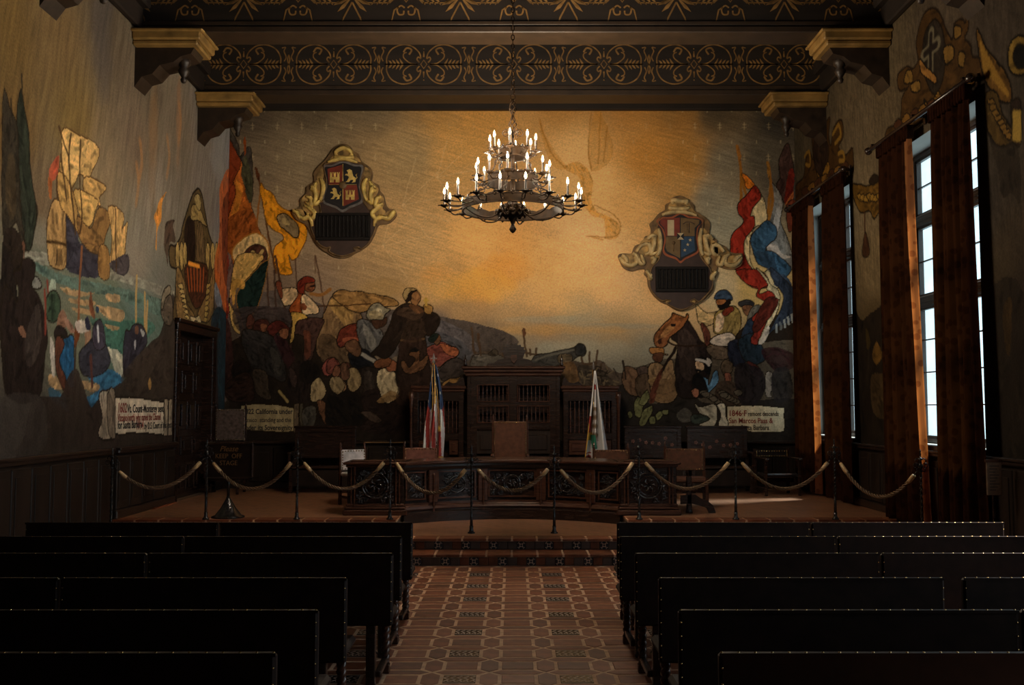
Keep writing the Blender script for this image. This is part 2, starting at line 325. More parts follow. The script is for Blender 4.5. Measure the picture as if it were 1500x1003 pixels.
    C.P('7c4a26', '305 360 330 320 370 280 400 250 410 225 440 240 480 250 490 230 495 250 470 290 430 330 390 360 375 400 340 418 310 405', o=1.5); C.P('9c6a3c', '370 310 410 290 420 305 380 345 355 370 340 350'); C.P('3a2014', '325 375 345 370 345 395 325 400'); C.P('1a100c', '400 285 425 285 420 298 400 300')
    C.L('2a1a10', '380 385 430 410 560 410 640 400', 1.2)
    C.P('a88c60', '540 175 560 200 600 225 650 220 680 215 660 260 600 300 560 280 545 230', o=1.2); C.P('5c3024', '570 280 600 310 620 370 600 410 580 350', o=1.1)
    C.P('7e6a3c', '640 300 650 230 700 200 760 190 790 250 780 320 740 370 700 340 650 340', o=1.3); C.P('c0a484', '655 240 690 230 690 310 650 330', o=0); C.P('6e2c1c', '690 215 740 190 750 210 710 240 690 235', o=.8)
    C.P('b8a898', '620 380 680 345 740 340 760 380 720 410 640 405', o=1.3); C.P('5c4c3c', '600 420 700 420 720 480 640 480', o=1); C.P('1c2030', '720 400 800 380 820 500 740 520', o=1)
    C.P('2c3a4c', '645 145 665 105 705 95 735 120 740 150 700 148', o=1.2); C.P('8a5630', '655 155 700 150 705 190 680 205 660 180', o=1); C.P('120c0a', '660 180 690 175 710 150 735 150 725 190 690 205 668 200')
    C.P('2c2a2c', '780 170 820 150 860 165 855 185 800 190', o=1.1); C.P('6c4a34', '800 190 850 185 850 225 820 235', o=1); C.P('5c5850', '850 200 900 185 890 260 830 280', o=1); C.P('222e40', '800 330 840 260 890 260 880 330 860 380 800 380', o=1.1)
    C.P('1c2a36', '780 380 860 340 900 400 930 480 860 520 800 470', o=1.2); C.P('34161a', '910 430 1000 420 1090 460 1100 520 1000 560 930 490', al=.8); C.P('4e1c18', '830 500 890 530 910 580 860 560', o=1)
    C.P('c8a078', '535 505 560 495 585 515 580 545 550 560 540 545', o=1.2); C.P('100c0a', '528 495 560 475 610 480 625 520 620 570 590 560 575 510'); C.L('b8b0a8', '540 490 590 500 610 520', 1.6); C.L('0c0806', '540 548 565 552', 2)
    C.P('4a86b0', '570 590 600 600 610 640 640 560 660 560 660 620 610 670 590 640', o=1.1); C.P('b0a498', '605 480 625 500 615 515 600 500'); C.P('14100e', '520 590 560 570 590 620 600 690 530 690', o=1); C.P('9a5c40', '515 660 550 655 550 695 525 695', o=1)
    C.P('5c4a36', '680 530 700 495 740 510 735 560 700 580', o=1.1); C.P('94543c', '700 570 730 570 735 620 710 620', o=1); C.P('443428', '660 620 760 620 800 740 660 740', al=.9)
    C.P('241c20', '760 520 900 540 930 640 880 740 780 720', al=.9); C.P('8c8074', '940 560 970 580 960 680 965 700 935 690 930 620', o=1); C.P('2a2424', '970 560 1060 540 1080 700 980 720', al=.8)
    for k in range(16):
        x, y = 560 + (k * 61) % 200, 670 + (k * 37) % 60; C.P('5c5244', [x, y, x + 28, y - 10, x + 44, y + 8, x + 22, y + 20], o=1)
    for a in ('190 740 210 700 235 740 225 810 195 800', '220 740 230 700 260 660 272 700 250 740', '240 780 290 750 285 800 240 860 220 850', '310 800 340 780 350 800 320 830', '350 780 380 770 380 795 360 800', '275 820 300 810 305 845 280 850', '150 790 170 785 175 810 160 815'):
        C.P('6c6c40', a, o=1.1)
    C.P('5c564e', '430 800 470 760 510 780 520 830 460 840', al=.7); C.P('3a443c', '520 800 600 805 615 830 590 850 520 850', o=1)
    # ---- right banners
    C.sec(1040, 180, 4.18)
    C.P('3a3634', '480 120 500 220 520 300 520 560 510 900 560 1003 600 1003 600 500 500 480 420 400 430 220', al=.85)
    C.P('3c2a26', '475 130 500 210 510 330 500 440 460 490 410 390 430 330 425 230', o=1.2); C.P('601e16', '480 300 512 290 510 420 480 480 455 480', o=0); C.P('a05830', '510 420 500 480 470 500 460 490'); C.P('5a2a1c', '470 500 520 480 515 620 480 660', o=1)
    C.P('6a6864', '370 360 420 420 445 490 430 600 470 700 500 800 520 880 480 900 420 850 350 790 350 600 390 500 370 420', o=1.2); C.P('8c8884', '420 480 440 500 420 640 390 720 380 650'); C.P('a0948a', '350 760 400 740 440 800 500 820 440 830 380 810', al=.8)
    for a in ('168 140 190 280 210 400 225 450', '190 280 190 500', '352 240 370 360 355 570', '370 370 385 480 360 590'): C.L('7c501c', a, 2.0)
    C.P('7c5020', '168 130 188 190 184 240 166 195'); C.P('7a5422', '350 230 366 300 362 350 346 290')
    C.P('b4641c', '200 310 250 350 275 390 230 400 215 370', o=1)
    C.P('b09c74', '290 420 330 480 345 600 270 640 240 760 250 860 300 930 360 900 400 940 430 1003 330 1003 240 960 200 820 220 700 250 620 240 520', o=1.2)
    C.P('7c2418', '275 385 310 450 260 520 245 570 270 580 265 640 210 720 215 820 260 900 340 960 350 1003 260 1003 170 920 130 800 135 690 200 620 205 590 175 550 180 490 240 430', o=1.4)
    C.P('2c4458', '345 600 400 640 405 700 360 740 340 780 400 800 490 880 480 930 420 960 380 900 300 860 265 780 255 700 300 640', o=1.3); C.P('24303e', '280 790 350 800 400 850 420 950 350 900', al=.7); C.P('2c3848', '400 940 460 930 500 1003 400 1003')
    C.sec(880, 400, 3.857)
    C.P('7c2418', '765 -10 870 -20 930 10 945 60 900 90 895 120 960 100 985 130 975 210 920 310 890 400 850 380 880 300 860 250 930 170 880 130 890 80 830 60', o=1.3)
    C.P('ac9a78', '880 -30 930 20 960 70 1000 100 1010 160 980 250 950 300 940 360 890 400 930 300 985 180 985 120 940 90 945 60', o=1.2); C.P('4a1c14', '930 150 1005 150 960 240 880 330 860 300', o=1)
    C.P('262c38', '960 -30 1060 60 1110 120 1100 250 1000 300 950 340 1020 200 1030 120 980 50', o=1.2); C.P('c0b4a8', '940 300 950 340 920 390 890 400', al=.8)
    for k in range(5): C.P('8a8c88', [985 + k * 22, 290 - k * 14, 998 + k * 22, 285 - k * 14, 1002 + k * 22, 335 - k * 14, 990 + k * 22, 338 - k * 14], sm=0, al=.75 if k != 1 else .3)
    # painted scrolls under the two inscriptions
    zz = C.Y * C.step + ZD; k = np.clip((3.5 - zz) / 1.0, 0, 1)[..., None]   # earth-toned lower register, with the dimness of the lower wall painted in
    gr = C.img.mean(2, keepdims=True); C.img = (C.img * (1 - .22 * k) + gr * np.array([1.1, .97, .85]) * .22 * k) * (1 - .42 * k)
    C.sec(310, 380, 3.86)
    C.P('7a6c50', '170 828 240 818 340 822 460 840 465 968 380 975 300 968 200 962 165 950', o=1.4, sm=0, nb=1); C.P('4a3e30', '465 820 490 815 492 980 468 975', o=1, sm=0); C.P('3a342a', '500 815 515 815 515 980 500 975', o=1, sm=0); C.P('34302a', '520 850 580 830 590 900 560 960 520 960', o=1)
    C.sec(880, 400, 3.857)
    C.P('a0947c', '715 755 800 750 900 752 1035 762 1035 892 940 895 800 890 720 880', o=1.4, sm=0, nb=1); C.P('9c9484', '660 745 700 738 705 800 715 862 668 862 680 800', o=1.2); C.P('8c8474', '535 740 560 760 640 745 655 800 640 860 560 855 615 830 600 805 560 790', o=1.3)
    return C

def paint_left():
    C = Canvas(8.9, DB, ZD, 7.0, .0165, on_side, 1.1, 4)
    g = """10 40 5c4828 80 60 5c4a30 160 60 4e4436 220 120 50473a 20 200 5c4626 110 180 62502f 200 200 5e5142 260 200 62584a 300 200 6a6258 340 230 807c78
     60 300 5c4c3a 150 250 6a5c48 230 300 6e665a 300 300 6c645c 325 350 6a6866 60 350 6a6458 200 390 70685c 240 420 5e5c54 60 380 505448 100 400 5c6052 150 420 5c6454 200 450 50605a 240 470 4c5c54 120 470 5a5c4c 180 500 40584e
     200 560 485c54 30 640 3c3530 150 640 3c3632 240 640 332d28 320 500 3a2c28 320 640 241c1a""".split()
    C.grad([(float(g[i]), float(g[i + 1]), g[i + 2]) for i in range(0, len(g), 3)], 45)
    zz = C.Y * C.step + ZD
    C.streak(1.35, .30, 26, 3., 3, np.clip((zz - 3.6) / .8, 0, 1)); C.streak(-.35, .25, 18, 2.0, 13, np.clip((4.0 - zz) / .5, 0, 1))
    C.o = (0, 0, 1)
    for a in (('7a5a34', 225, 190, 12, 60, .4), ('8a6038', 262, 170, 8, 45, .4), ('8c8a88', 320, 220, 30, 40, .4), ('33343a', 150, 60, 20, 60, .4)): C.blob(*a)
    for x, y in ((205, 205), (262, 150), (245, 200), (200, 240)): C.L('8a6238', [x, y, x + 3, y + 30, x - 1, y + 60], 3, .3)
    # broad slanted swell of green-grey water
    C.sec(5, 360, 3.135)
    for a, c in (('100 20 300 60 560 130 790 210 790 250 560 170 300 110 110 70', '78766a'), ('110 60 300 140 520 190 760 260 740 330 520 240 300 190 140 110', '4a6058'), ('400 330 520 350 640 330 700 380 640 440 560 520 480 520 440 420', '33584c'),
                 ('470 470 520 480 560 520 570 600 520 590 500 540', 'a09c8c')): C.P(c, a, al=.75)
    for a in ('260 190 340 205 420 215 360 230 300 225', '300 240 420 255 400 275 320 262', '470 220 530 225 530 260 480 250', '430 270 550 300 545 350 490 340 440 300', '320 280 420 300 400 320 340 305', '470 360 530 375 520 390 480 380', '210 590 280 620 300 650 220 650', '360 620 440 640 450 670 370 660'):
        C.P('9a7c58', a, al=.8)
    C.P('2c5c7c', '380 600 430 580 500 570 550 610 540 640 480 670 450 700 430 720 400 750 380 700 430 670 440 640', al=.9); C.P('305468', '210 650 270 680 300 760 220 710', al=.8)
    # ---- galleon
    C.sec(5, 100, 3.135)
    C.P('2e2c34', '275 650 340 720 350 800 440 850 440 960 280 910'); C.P('8a6c44', '205 690 235 600 280 650 285 760 285 910 215 900 200 790', o=1, oc='3a2814'); C.P('3a2a18', '240 830 270 830 270 905 240 905', sm=0, al=.6)
    C.L('38260f', '200 795 285 810', 1.2)
    C.P('a88856', '275 280 350 310 440 370 400 490 390 520 350 480 320 540 280 560 255 500 270 400', o=1, oc='4a3216'); C.P('967646', '250 480 300 520 330 620 350 760 300 680 260 620', o=1, oc='4a3216')
    C.P('9c7c4c', '380 500 470 545 440 590 445 630 410 600 370 560', o=1, oc='4a3216'); C.P('a48450', '330 560 430 600 420 660 400 720 370 720 340 640', o=1, oc='4a3216'); C.P('6e5230', '340 680 400 740 440 640 490 680 470 760 440 850 360 800', o=1, oc='3a2814')
    C.P('a4442c', '210 460 255 400 250 480 220 520', al=.7); C.P('8a4a20', '205 500 222 520 218 600 208 580', al=.8)
    for a in ('310 300 300 420 315 600 330 760', '355 330 350 480 360 680 350 760', '255 270 300 410', '265 400 290 600', '245 500 248 600'): C.L('3c2814', a, 1.1)
    C.P('a08050', '485 640 550 670 545 740 570 710 560 800 555 900 540 930 490 900 500 780', o=1, oc='4a3216'); C.P('7c5c34', '440 820 480 830 485 960 440 950', o=.8, oc='3a2814'); C.P('3c3638', '485 900 570 850 575 930 540 950'); C.L('3c2814', '515 650 518 930', 1.0)
    # dark foreground banners at the far left
    C.P('2a241c', '0 130 30 190 60 250 110 330 130 560 155 640 150 690 130 800 90 830 60 700 0 760', o=1); C.P('23271f', '80 100 95 180 115 300 125 500 150 640 135 780 105 830 80 600 70 330 62 220', o=1)
    C.L('221c14', '86 30 84 110', .9); C.L('221c14', '34 140 38 230', .9); C.P('3c3020', '20 400 50 420 60 600 40 700 10 600', al=.6)
    C.P('5c3c2c', '70 820 95 800 95 880 70 900', al=.8); C.P('201812', '0 760 60 740 90 850 60 1000 0 1003')
    # shadowed onlookers and landing party
    C.sec(5, 360, 3.135)
    C.P('1c1512', '0 20 40 90 60 200 70 330 60 460 0 560 -20 300', o=0); C.P('1e1613', '50 120 80 110 85 70 115 60 140 80 145 115 135 200 160 230 185 300 200 420 190 500 160 700 40 700 0 600 0 200 60 260 70 200', o=1)
    C.P('7a5844', '70 380 90 370 105 410 85 415', al=.8); C.P('342c28', '100 420 160 260 175 420 150 520 110 550', al=.8)
    C.P('6a6a64', '130 180 150 145 175 180 150 200', o=1); C.P('94a090', '205 200 220 150 240 160 240 200 220 210', al=.8); C.P('2c3a2c', '195 270 210 220 240 210 260 260 250 330 210 340', o=1); C.P('6c4c3c', '250 330 270 290 290 320 290 370 250 380', al=.9)
    for a in ('190 200 195 330 190 400', '200 160 205 210'): C.L('6a3024', a, 1.2)
    C.P('b0a8a0', '215 420 235 460 240 580 225 600 215 500', al=.7); C.P('806050', '280 330 300 340 330 390 310 400 290 370'); C.P('1c1614', '235 400 250 370 285 385 290 420 245 430', o=.8)
    C.P('1f4868', '245 470 280 430 320 420 325 560 330 640 300 640 265 580', o=1.2); C.P('4c2c20', '245 420 280 450 255 520 280 600 305 660 295 690 260 620 240 540', o=1)
    C.L('6c4428', '360 10 350 180 345 350', 1.6); C.L('3a2a20', '335 440 322 750', 1.2); C.P('583018', '335 350 350 350 352 400 330 470 325 420')
    C.P('8c6c54', '375 385 400 380 395 460 385 510 375 480'); C.P('b4aaa0', '330 350 370 340 400 380 350 400', al=.7); C.P('6c3c24', '400 200 412 270 420 330 395 300', al=.9)
    C.P('2c2c34', '360 480 440 400 470 460 490 520 470 570 410 600 360 580 350 520', o=1); C.P('35303a', '410 380 440 340 460 380 465 460 420 470', o=.8); C.L('a0a0a4', '432 375 436 430', 1.6); C.L('4a2c24', '400 510 408 640', 2.0); C.P('282838', '375 340 390 330 400 380 380 380'); C.P('28384c', '425 275 438 280 435 310 425 300')
    for a in ('612 140 608 340', '650 220 650 430', '662 260 655 400'): C.L('94784c', a, 2.0)
    C.P('26242c', '560 395 580 390 600 360 640 370 660 440 620 500 590 560 555 600 550 500', o=1); C.P('9c9c9c', '600 440 610 430 605 480', al=.8); C.P('9c9c9c', '630 380 650 400 640 420', al=.6); C.P('5a3c2c', '605 370 620 370 620 400 605 400')
    C.P('2c231e', '150 700 260 690 300 590 340 570 370 650 400 740 440 700 520 640 560 610 620 500 680 440 720 400 790 240 800 1003 140 1003 100 860', al=.95)
    C.P('322a24', '540 620 600 520 680 450 720 420 780 380 780 700 640 700', al=.7); C.P('7c6038', '665 640 672 610 680 630 676 660')
    C.P('4c4238', '735 260 770 230 775 350 745 355 725 310', o=1.2); C.P('6a6050', '725 270 740 200 765 185 765 215 745 235 730 290', o=1.2)
    C.P('3a3430', '0 700 160 690 200 800 180 940 0 940', al=.5)
    C.P('8c8070', '440 690 470 668 510 680 515 870 440 870 455 780', o=1.6); C.P('6e6254', '480 680 510 675 515 865 485 860', o=1.2); C.P('b8ac98', '515 700 600 700 680 712 735 720 735 865 680 860 600 855 515 862', o=1.4, sm=0, nb=1)
    C.P('8a7e6c', '740 705 755 705 752 870 738 868', o=1, sm=0); C.P('8a7e6c', '760 708 775 708 772 865 758 870', o=1, sm=0); C.P('2c2620', '440 770 455 780 450 820 440 815')
    zz = C.Y * C.step + ZD; k = np.clip((2.6 - zz) / 1.0, 0, 1)[..., None]; C.img = C.img * (1 - .4 * k)  # lower part darkened as well, dimness of the wall foot painted in
    # heraldic carving painted over the door, birds
    C.sec(220, 260, 4.175)
    C.P('a87030', '100 90 75 140 70 230 60 280 42 340 40 440 32 420 38 300 22 240 40 200 60 130'); C.P('3c2c22', '105 265 150 260 140 300 155 390 120 400 110 480 105 545 98 480 85 420 90 310', al=.9)
    C.P('4a3c24', '292 75 315 110 330 190 355 330 380 420 390 560 420 600 410 670 385 640 390 860 370 940 160 900 155 700 160 560 125 530 120 430 160 420 190 360 200 300 230 200 260 110', o=2.2)
    C.P('1c120c', '215 290 240 240 270 280 270 530 215 540 210 400', o=1); C.P('7c6840', '260 170 300 190 330 260 345 300 300 260 250 250', o=1.1); C.P('5a4830', '290 300 320 300 330 530 285 530', o=1.1); C.P('8a7850', '270 130 290 100 310 140 300 200', o=1)
    for x in (165, 190, 210, 350, 380, 405): C.P('947c4c', [x - 10, 470, x, 400, x + 12, 430, x + 10, 540, x, 560], o=1.1)
    C.P('3a2014', '215 540 345 540 340 700 290 800 240 720', o=1.3)
    for k in range(6): C.L('7c3e1c', [228 + 20 * k, 560, 240 + 16 * k, 690], 1.8)
    C.L('c08030', '235 525 300 545', 2); C.P('6e5634', '160 560 210 640 220 760 270 850 230 880 170 880', o=1.3); C.P('6e5634', '390 560 350 700 290 850 350 880 385 800', o=1.3)
    for k in range(7):
        C.P('a08858', [170 + 7 * k, 660 + 32 * k, 195 + 6 * k, 650 + 32 * k, 200 + 6 * k, 680 + 30 * k], o=.8); C.P('86703e', [370 - 3 * k, 660 + 34 * k, 350 - 3 * k, 650 + 34 * k, 345 - 2 * k, 680 + 34 * k], o=.8)
    C.P('a89878', '245 850 270 860 300 850 310 890 280 870 255 890', o=1)
    # drapery at the corner
    C.P('a05020', '430 40 501 0 501 900 470 900 440 760 400 640 395 500 420 380 425 180', al=.85); C.P('5c2c1c', '440 180 501 120 501 600 450 620', al=.8); C.P('6c7484', '400 640 440 760 420 800 395 740', al=.7); C.P('18242c', '380 840 430 790 501 900 501 1003 380 1003', al=.9)
    C.sec(0, 0, 1)
    C.P('241a18', '312 500 335 490 335 720 312 720'); C.P('1c3038', '320 470 332 470 330 600 320 600', al=.6)
    return C

def paint_right():
    C = Canvas(8.9, DB, ZD, 7.0, .02, on_side, 1.0, 9)
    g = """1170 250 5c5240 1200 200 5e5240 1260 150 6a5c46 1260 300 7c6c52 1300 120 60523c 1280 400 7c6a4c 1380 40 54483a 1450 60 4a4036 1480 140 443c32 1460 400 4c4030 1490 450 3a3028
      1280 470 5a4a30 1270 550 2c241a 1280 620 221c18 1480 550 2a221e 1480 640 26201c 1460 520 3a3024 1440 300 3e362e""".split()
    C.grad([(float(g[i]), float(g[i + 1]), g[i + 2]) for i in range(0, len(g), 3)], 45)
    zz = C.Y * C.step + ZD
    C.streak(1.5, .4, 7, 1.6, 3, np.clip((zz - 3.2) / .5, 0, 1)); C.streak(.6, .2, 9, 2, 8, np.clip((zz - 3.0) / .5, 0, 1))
    C.sec(0, 0, 1)
    C.P('241c14', '1236 470 1250 450 1262 470 1280 455 1306 460 1306 660 1236 660'); C.P('6e5022', '1284 500 1292 520 1284 535 1278 520'); C.P('4a3a24', '1275 555 1290 548 1302 560 1302 610 1280 605'); C.P('50401e', '1268 480 1275 500 1270 512', al=.8)
    C.P('2a231c', '1446 440 1500 430 1500 680 1446 680', al=.7); C.P('4a3820', '1470 450 1482 440 1480 520 1472 500', al=.7)
    # carved-looking crest over each window
    for (dx, ks, cx, cy) in ((0, 1, 1380, 40), (1, 1, 1240, 200)):
        if dx == 0: C.sec(1290, 10, 3.134)
        else: C.sec(1150 - 8, 160 - 5, 3.134)
        if dx == 0:
            C.P('4c3418', '35 560 90 530 100 420 130 360 90 380 80 320 120 280 150 290 175 240 165 160 190 60 230 10 270 30 300 110 330 150 340 80 370 60 390 80 400 30 400 100 380 150 410 180 420 230 460 240 465 300 440 340 260 450 150 560 30 610', o=1.4, oc='24180c')
            C.P('2c241c', '205 120 250 60 290 140 290 300 250 400 210 330 195 230', o=1.2); C.L('6c6450', '232 120 228 300', 4); C.L('6c6450', '196 225 262 165', 4); C.L('241c18', '230 130 228 290', 2.2); C.L('241c18', '202 218 256 170', 2.2)
            C.P('9a6c34', '180 240 210 280 250 320 250 350 210 320 185 290', o=1); C.P('8a6428', '200 430 230 450 265 390 270 440 235 470', o=1.2)
            for a in ('120 300 140 300 145 340 110 345', '140 360 175 340 180 380 150 390', '290 190 330 180 335 230 300 260', '340 90 365 95 365 130 340 140', '360 210 385 220 380 270 360 260'): C.P('80602c', a, o=1.1)
            for k in range(10): C.P('7a5624' if k % 2 else '4c2c18', [60 + 38 * k, 545 - 22 * k, 80 + 38 * k, 515 - 22 * k, 98 + 38 * k, 530 - 22 * k, 78 + 38 * k, 560 - 22 * k], o=.9)
            # winged shield beside it
            C.P('66481e', '442 110 480 190 530 250 580 320 600 420 560 430 520 400 490 350 470 290 450 200', o=1.3); C.P('54401e', '480 410 530 400 560 500 620 600 560 640 510 600 485 520', o=1.3)
            for k in range(9): C.L('9a7430', [458 + 12 * k, 170 + 22 * k, 480 + 13 * k, 290 + 14 * k], 1.3)
            for k in range(8): C.P('7c5c28', [490 + 12 * k, 440 + 22 * k, 515 + 12 * k, 430 + 22 * k, 520 + 10 * k, 460 + 22 * k], o=.8)
            C.P('84692f', '585 230 600 170 640 140 690 170 700 260 650 310 600 290', o=1.3); C.P('15110f', '610 230 630 180 670 190 680 250 640 280', o=1)
            C.P('2c2018', '600 450 640 440 640 620 610 610', o=1)
            for k in range(3): C.L('a88a40', [612 + 12 * k, 490, 612 + 12 * k, 605], 1.6)
            C.P('2a221a', '500 600 560 650 600 620 640 700 640 900 600 850 560 880 540 760', al=.7)
        else:
            C.P('4a3216', '75 430 75 370 110 330 120 250 135 210 155 250 150 130 185 40 200 90 230 55 225 130 235 190 250 100 285 70 290 140 270 190 300 230 335 200 335 320 310 310 290 300 200 370 120 450', o=1.4, oc='24180c')
            C.P('34241a', '160 150 190 110 220 180 215 280 185 320 160 260', o=1.2); C.P('8a6424', '170 300 190 330 220 260 225 300 190 350', o=1)
            for k in range(7): C.P('7a5624' if k % 2 else '4c2c18', [100 + 30 * k, 395 - 19 * k, 120 + 30 * k, 370 - 19 * k, 135 + 30 * k, 385 - 19 * k, 115 + 30 * k, 412 - 19 * k], o=.9)
            for a in ('115 230 135 210 140 270 120 270', '245 130 270 90 280 140 255 170', '270 220 290 210 295 250 275 250'): C.L('94702c', a, 1.6)
    C.sec(1150, 160, 3.134)
    C.P('6a4c1c', '310 350 350 350 385 355 430 330 470 290 470 440 440 450 410 500 390 460 350 470 320 420', o=1.3); C.P('2a1e14', '385 330 410 298 430 320 405 345', o=1)
    for k in range(9): C.P('94702c', [330 + 15 * k, 400 + 8 * (k % 3), 345 + 15 * k, 390, 350 + 15 * k, 420], o=.8)
    for x in (366, 457): C.L('4a2e1c', [x, 480, x + 2, 580], 1.4); C.P('4a2e1c', [x - 2, 580, x + 8, 580, x + 22, 660, x - 10, 668], o=.8)
    return C
# ---------------------------------------------------------------- helpers
class MB:
    def __init__(s): s.v = []; s.f = []; s.m = []; s.M = Matrix(); s.k = 0; s.sm = []
    def add(s, vs, fs, smooth=False):
        o = len(s.v); M = s.M
        s.v += [tuple(M @ Vector(p)) for p in vs]; s.f += [tuple(i + o for i in f) for f in fs]; s.m += [s.k] * len(fs); s.sm += [smooth] * len(fs)
        return s
    def at(s, x=0, y=0, z=0, rz=0, rx=0, ry=0):
        s.M = Matrix.Translation((x, y, z)) @ Matrix.Rotation(rz, 4, 'Z') @ Matrix.Rotation(rx, 4, 'X') @ Matrix.Rotation(ry, 4, 'Y'); return s
    def box(s, x0, x1, y0, y1, z0, z1, b=0.0):
        if x1 < x0: x0, x1 = x1, x0
        if y1 < y0: y0, y1 = y1, y0
        if z1 < z0: z0, z1 = z1, z0
        b = min(b, (x1 - x0) * .4, (y1 - y0) * .4, (z1 - z0) * .4)
        if b <= 0:
            return s.add([(x0, y0, z0), (x1, y0, z0), (x1, y1, z0), (x0, y1, z0), (x0, y0, z1), (x1, y0, z1), (x1, y1, z1), (x0, y1, z1)],
                         [(0, 3, 2, 1), (4, 5, 6, 7), (0, 1, 5, 4), (1, 2, 6, 5), (2, 3, 7, 6), (3, 0, 4, 7)])
        def ring(z, i): return [(x0 + i, y0 + b, z), (x0 + b, y0 + i, z), (x1 - b, y0 + i, z), (x1 - i, y0 + b, z), (x1 - i, y1 - b, z), (x1 - b, y1 - i, z), (x0 + b, y1 - i, z), (x0 + i, y1 - b, z)]
        vs = ring(z0, b) + ring(z0 + b, 0) + ring(z1 - b, 0) + ring(z1, b)
        fs = [tuple(range(7, -1, -1)), tuple(range(24, 32))]
        for r in range(3):
            for i in range(8): fs.append((r * 8 + i, r * 8 + (i + 1) % 8, r * 8 + 8 + (i + 1) % 8, r * 8 + 8 + i))
        return s.add(vs, fs)
    def lathe(s, x, y, z, prof, n=12, ax='z', smooth=True, capped=True):
        vs = []; fs = []
        for r, h in prof:
            for i in range(n):
                a = 2 * PI * i / n; c, q = r * math.cos(a), r * math.sin(a)
                vs.append({'z': (x + c, y + q, z + h), 'y': (x + c, y + h, z - q), 'x': (x + h, y + c, z + q)}[ax])
        for j in range(len(prof) - 1):
            for i in range(n): fs.append((j * n + i, j * n + (i + 1) % n, (j + 1) * n + (i + 1) % n, (j + 1) * n + i))
        if capped: fs.append(tuple(range(n - 1, -1, -1))); fs.append(tuple(range((len(prof) - 1) * n, len(prof) * n)))
        return s.add(vs, fs, smooth)
    def tube(s, pts, r, n=6, closed=False, flat=1.0, smooth=True):
        P = [Vector(p) for p in pts]; N = len(P); vs = []; fs = []; up = Vector((0, 0, 1)); prev = None
        for i, p in enumerate(P):
            t = (P[(i + 1) % N] - P[i - 1]) if closed else (P[min(i + 1, N - 1)] - P[max(i - 1, 0)])
            if t.length < 1e-9: t = Vector((0, 0, 1))
            t.normalize()
            if prev is None:
                a = t.cross(up)
                if a.length < .1: a = t.cross(Vector((0, 1, 0)))
            else: a = prev - t * prev.dot(t)
            if a.length < 1e-6: a = t.orthogonal()
            a.normalize(); prev = a; b = t.cross(a); ri = r if not isinstance(r, (list, tuple)) else r[i]
            for k in range(n):
                th = 2 * PI * k / n; vs.append(tuple(p + a * (ri * math.cos(th)) + b * (ri * flat * math.sin(th))))
        for i in range(N if closed else N - 1):
            j = (i + 1) % N
            for k in range(n): fs.append((i * n + k, j * n + k, j * n + (k + 1) % n, i * n + (k + 1) % n))
        if not closed: fs.append(tuple(range(n))); fs.append(tuple(range(N * n - 1, (N - 1) * n - 1, -1)))
        return s.add(vs, fs, smooth)
    def prism(s, poly, d0, d1, plane='xz', flip=False):          # poly in the plane, extruded over the third axis
        def mk(a, b, d): return {'xz': (a, d, b), 'xy': (a, b, d), 'yz': (d, a, b)}[plane]
        n = len(poly)
        vs = [mk(a, b, d0) for a, b in poly] + [mk(a, b, d1) for a, b in poly]
        fs = [tuple(range(n)), tuple(range(2 * n - 1, n - 1, -1))] + [(i, n + i, n + (i + 1) % n, (i + 1) % n) for i in range(n)]
        return s.add(vs, fs)
    def ball(s, x, y, z, r, n=8, sz=1.0):
        return s.lathe(x, y, z, [(max(1e-4, r * math.sin(PI * i / 6)), -r * sz * math.cos(PI * i / 6)) for i in range(7)], n)
    def strip(s, pts2, w, fn, closed=False):                     # flat ribbon in a plane given by fn(a, b)
        P = [np.array(p, float) for p in pts2]; N = len(P); vs = []; fs = []
        for i, p in enumerate(P):
            t = (P[(i + 1) % N] - P[i - 1]) if closed else (P[min(i + 1, N - 1)] - P[max(i - 1, 0)])
            L = np.hypot(*t) or 1; nn = np.array([-t[1], t[0]]) / L
            ww = w if not isinstance(w, (list, tuple)) else w[i]
            vs += [fn(*(p + nn * ww / 2)), fn(*(p - nn * ww / 2))]
        for i in range(N if closed else N - 1):
            j = (i + 1) % N; fs.append((2 * i, 2 * j, 2 * j + 1, 2 * i + 1))
        return s.add(vs, fs)
    def build(s, name, mat, parent=None, **props):
        me = bpy.data.meshes.new(name); me.from_pydata(s.v, [], s.f)
        for m in (mat if isinstance(mat, (list, tuple)) else [mat]): me.materials.append(m)
        if isinstance(mat, (list, tuple)): me.polygons.foreach_set('material_index', s.m)
        if any(s.sm): me.polygons.foreach_set('use_smooth', s.sm)
        me.update(); o = bpy.data.objects.new(name, me); COL.objects.link(o)
        if parent:
            o.parent = parent; o.matrix_parent_inverse = Matrix.Translation(-Vector(parent.location)) if parent.get('_w') else Matrix()
        for k, v in props.items(): o[k] = v
        return o

def thing(name, label, cat, loc=(0, 0, 0), rz=0, group=None, world=False, kind=None):
    """An Empty at the thing's base. world=True: the parts are given in world coordinates."""
    o = bpy.data.objects.new(name, None); COL.objects.link(o); o.location = loc; o.rotation_euler = (0, 0, rz)
    if label: o['label'] = label
    if cat: o['category'] = cat
    if group: o['group'] = group
    if kind: o['kind'] = kind
    if world: o['_w'] = 1
    return o
def tag(o, label, cat, group=None):
    o['label'] = label; o['category'] = cat
    if group: o['group'] = group
    return o
def dup(root, loc=None, rz=None, label=None, group=None):
    def cp(o, par):
        c = o.copy(); COL.objects.link(c)
        if par: c.parent = par
        for ch in [x for x in ALLKIDS(o)]: cp(ch, c)
        return c
    r = cp(root, None)
    if loc is not None: r.location = loc
    if rz is not None: r.rotation_euler = (0, 0, rz)
    if label: r['label'] = label
    if group: r['group'] = group
    return r
def ALLKIDS(o):
    return [x for x in o.children]

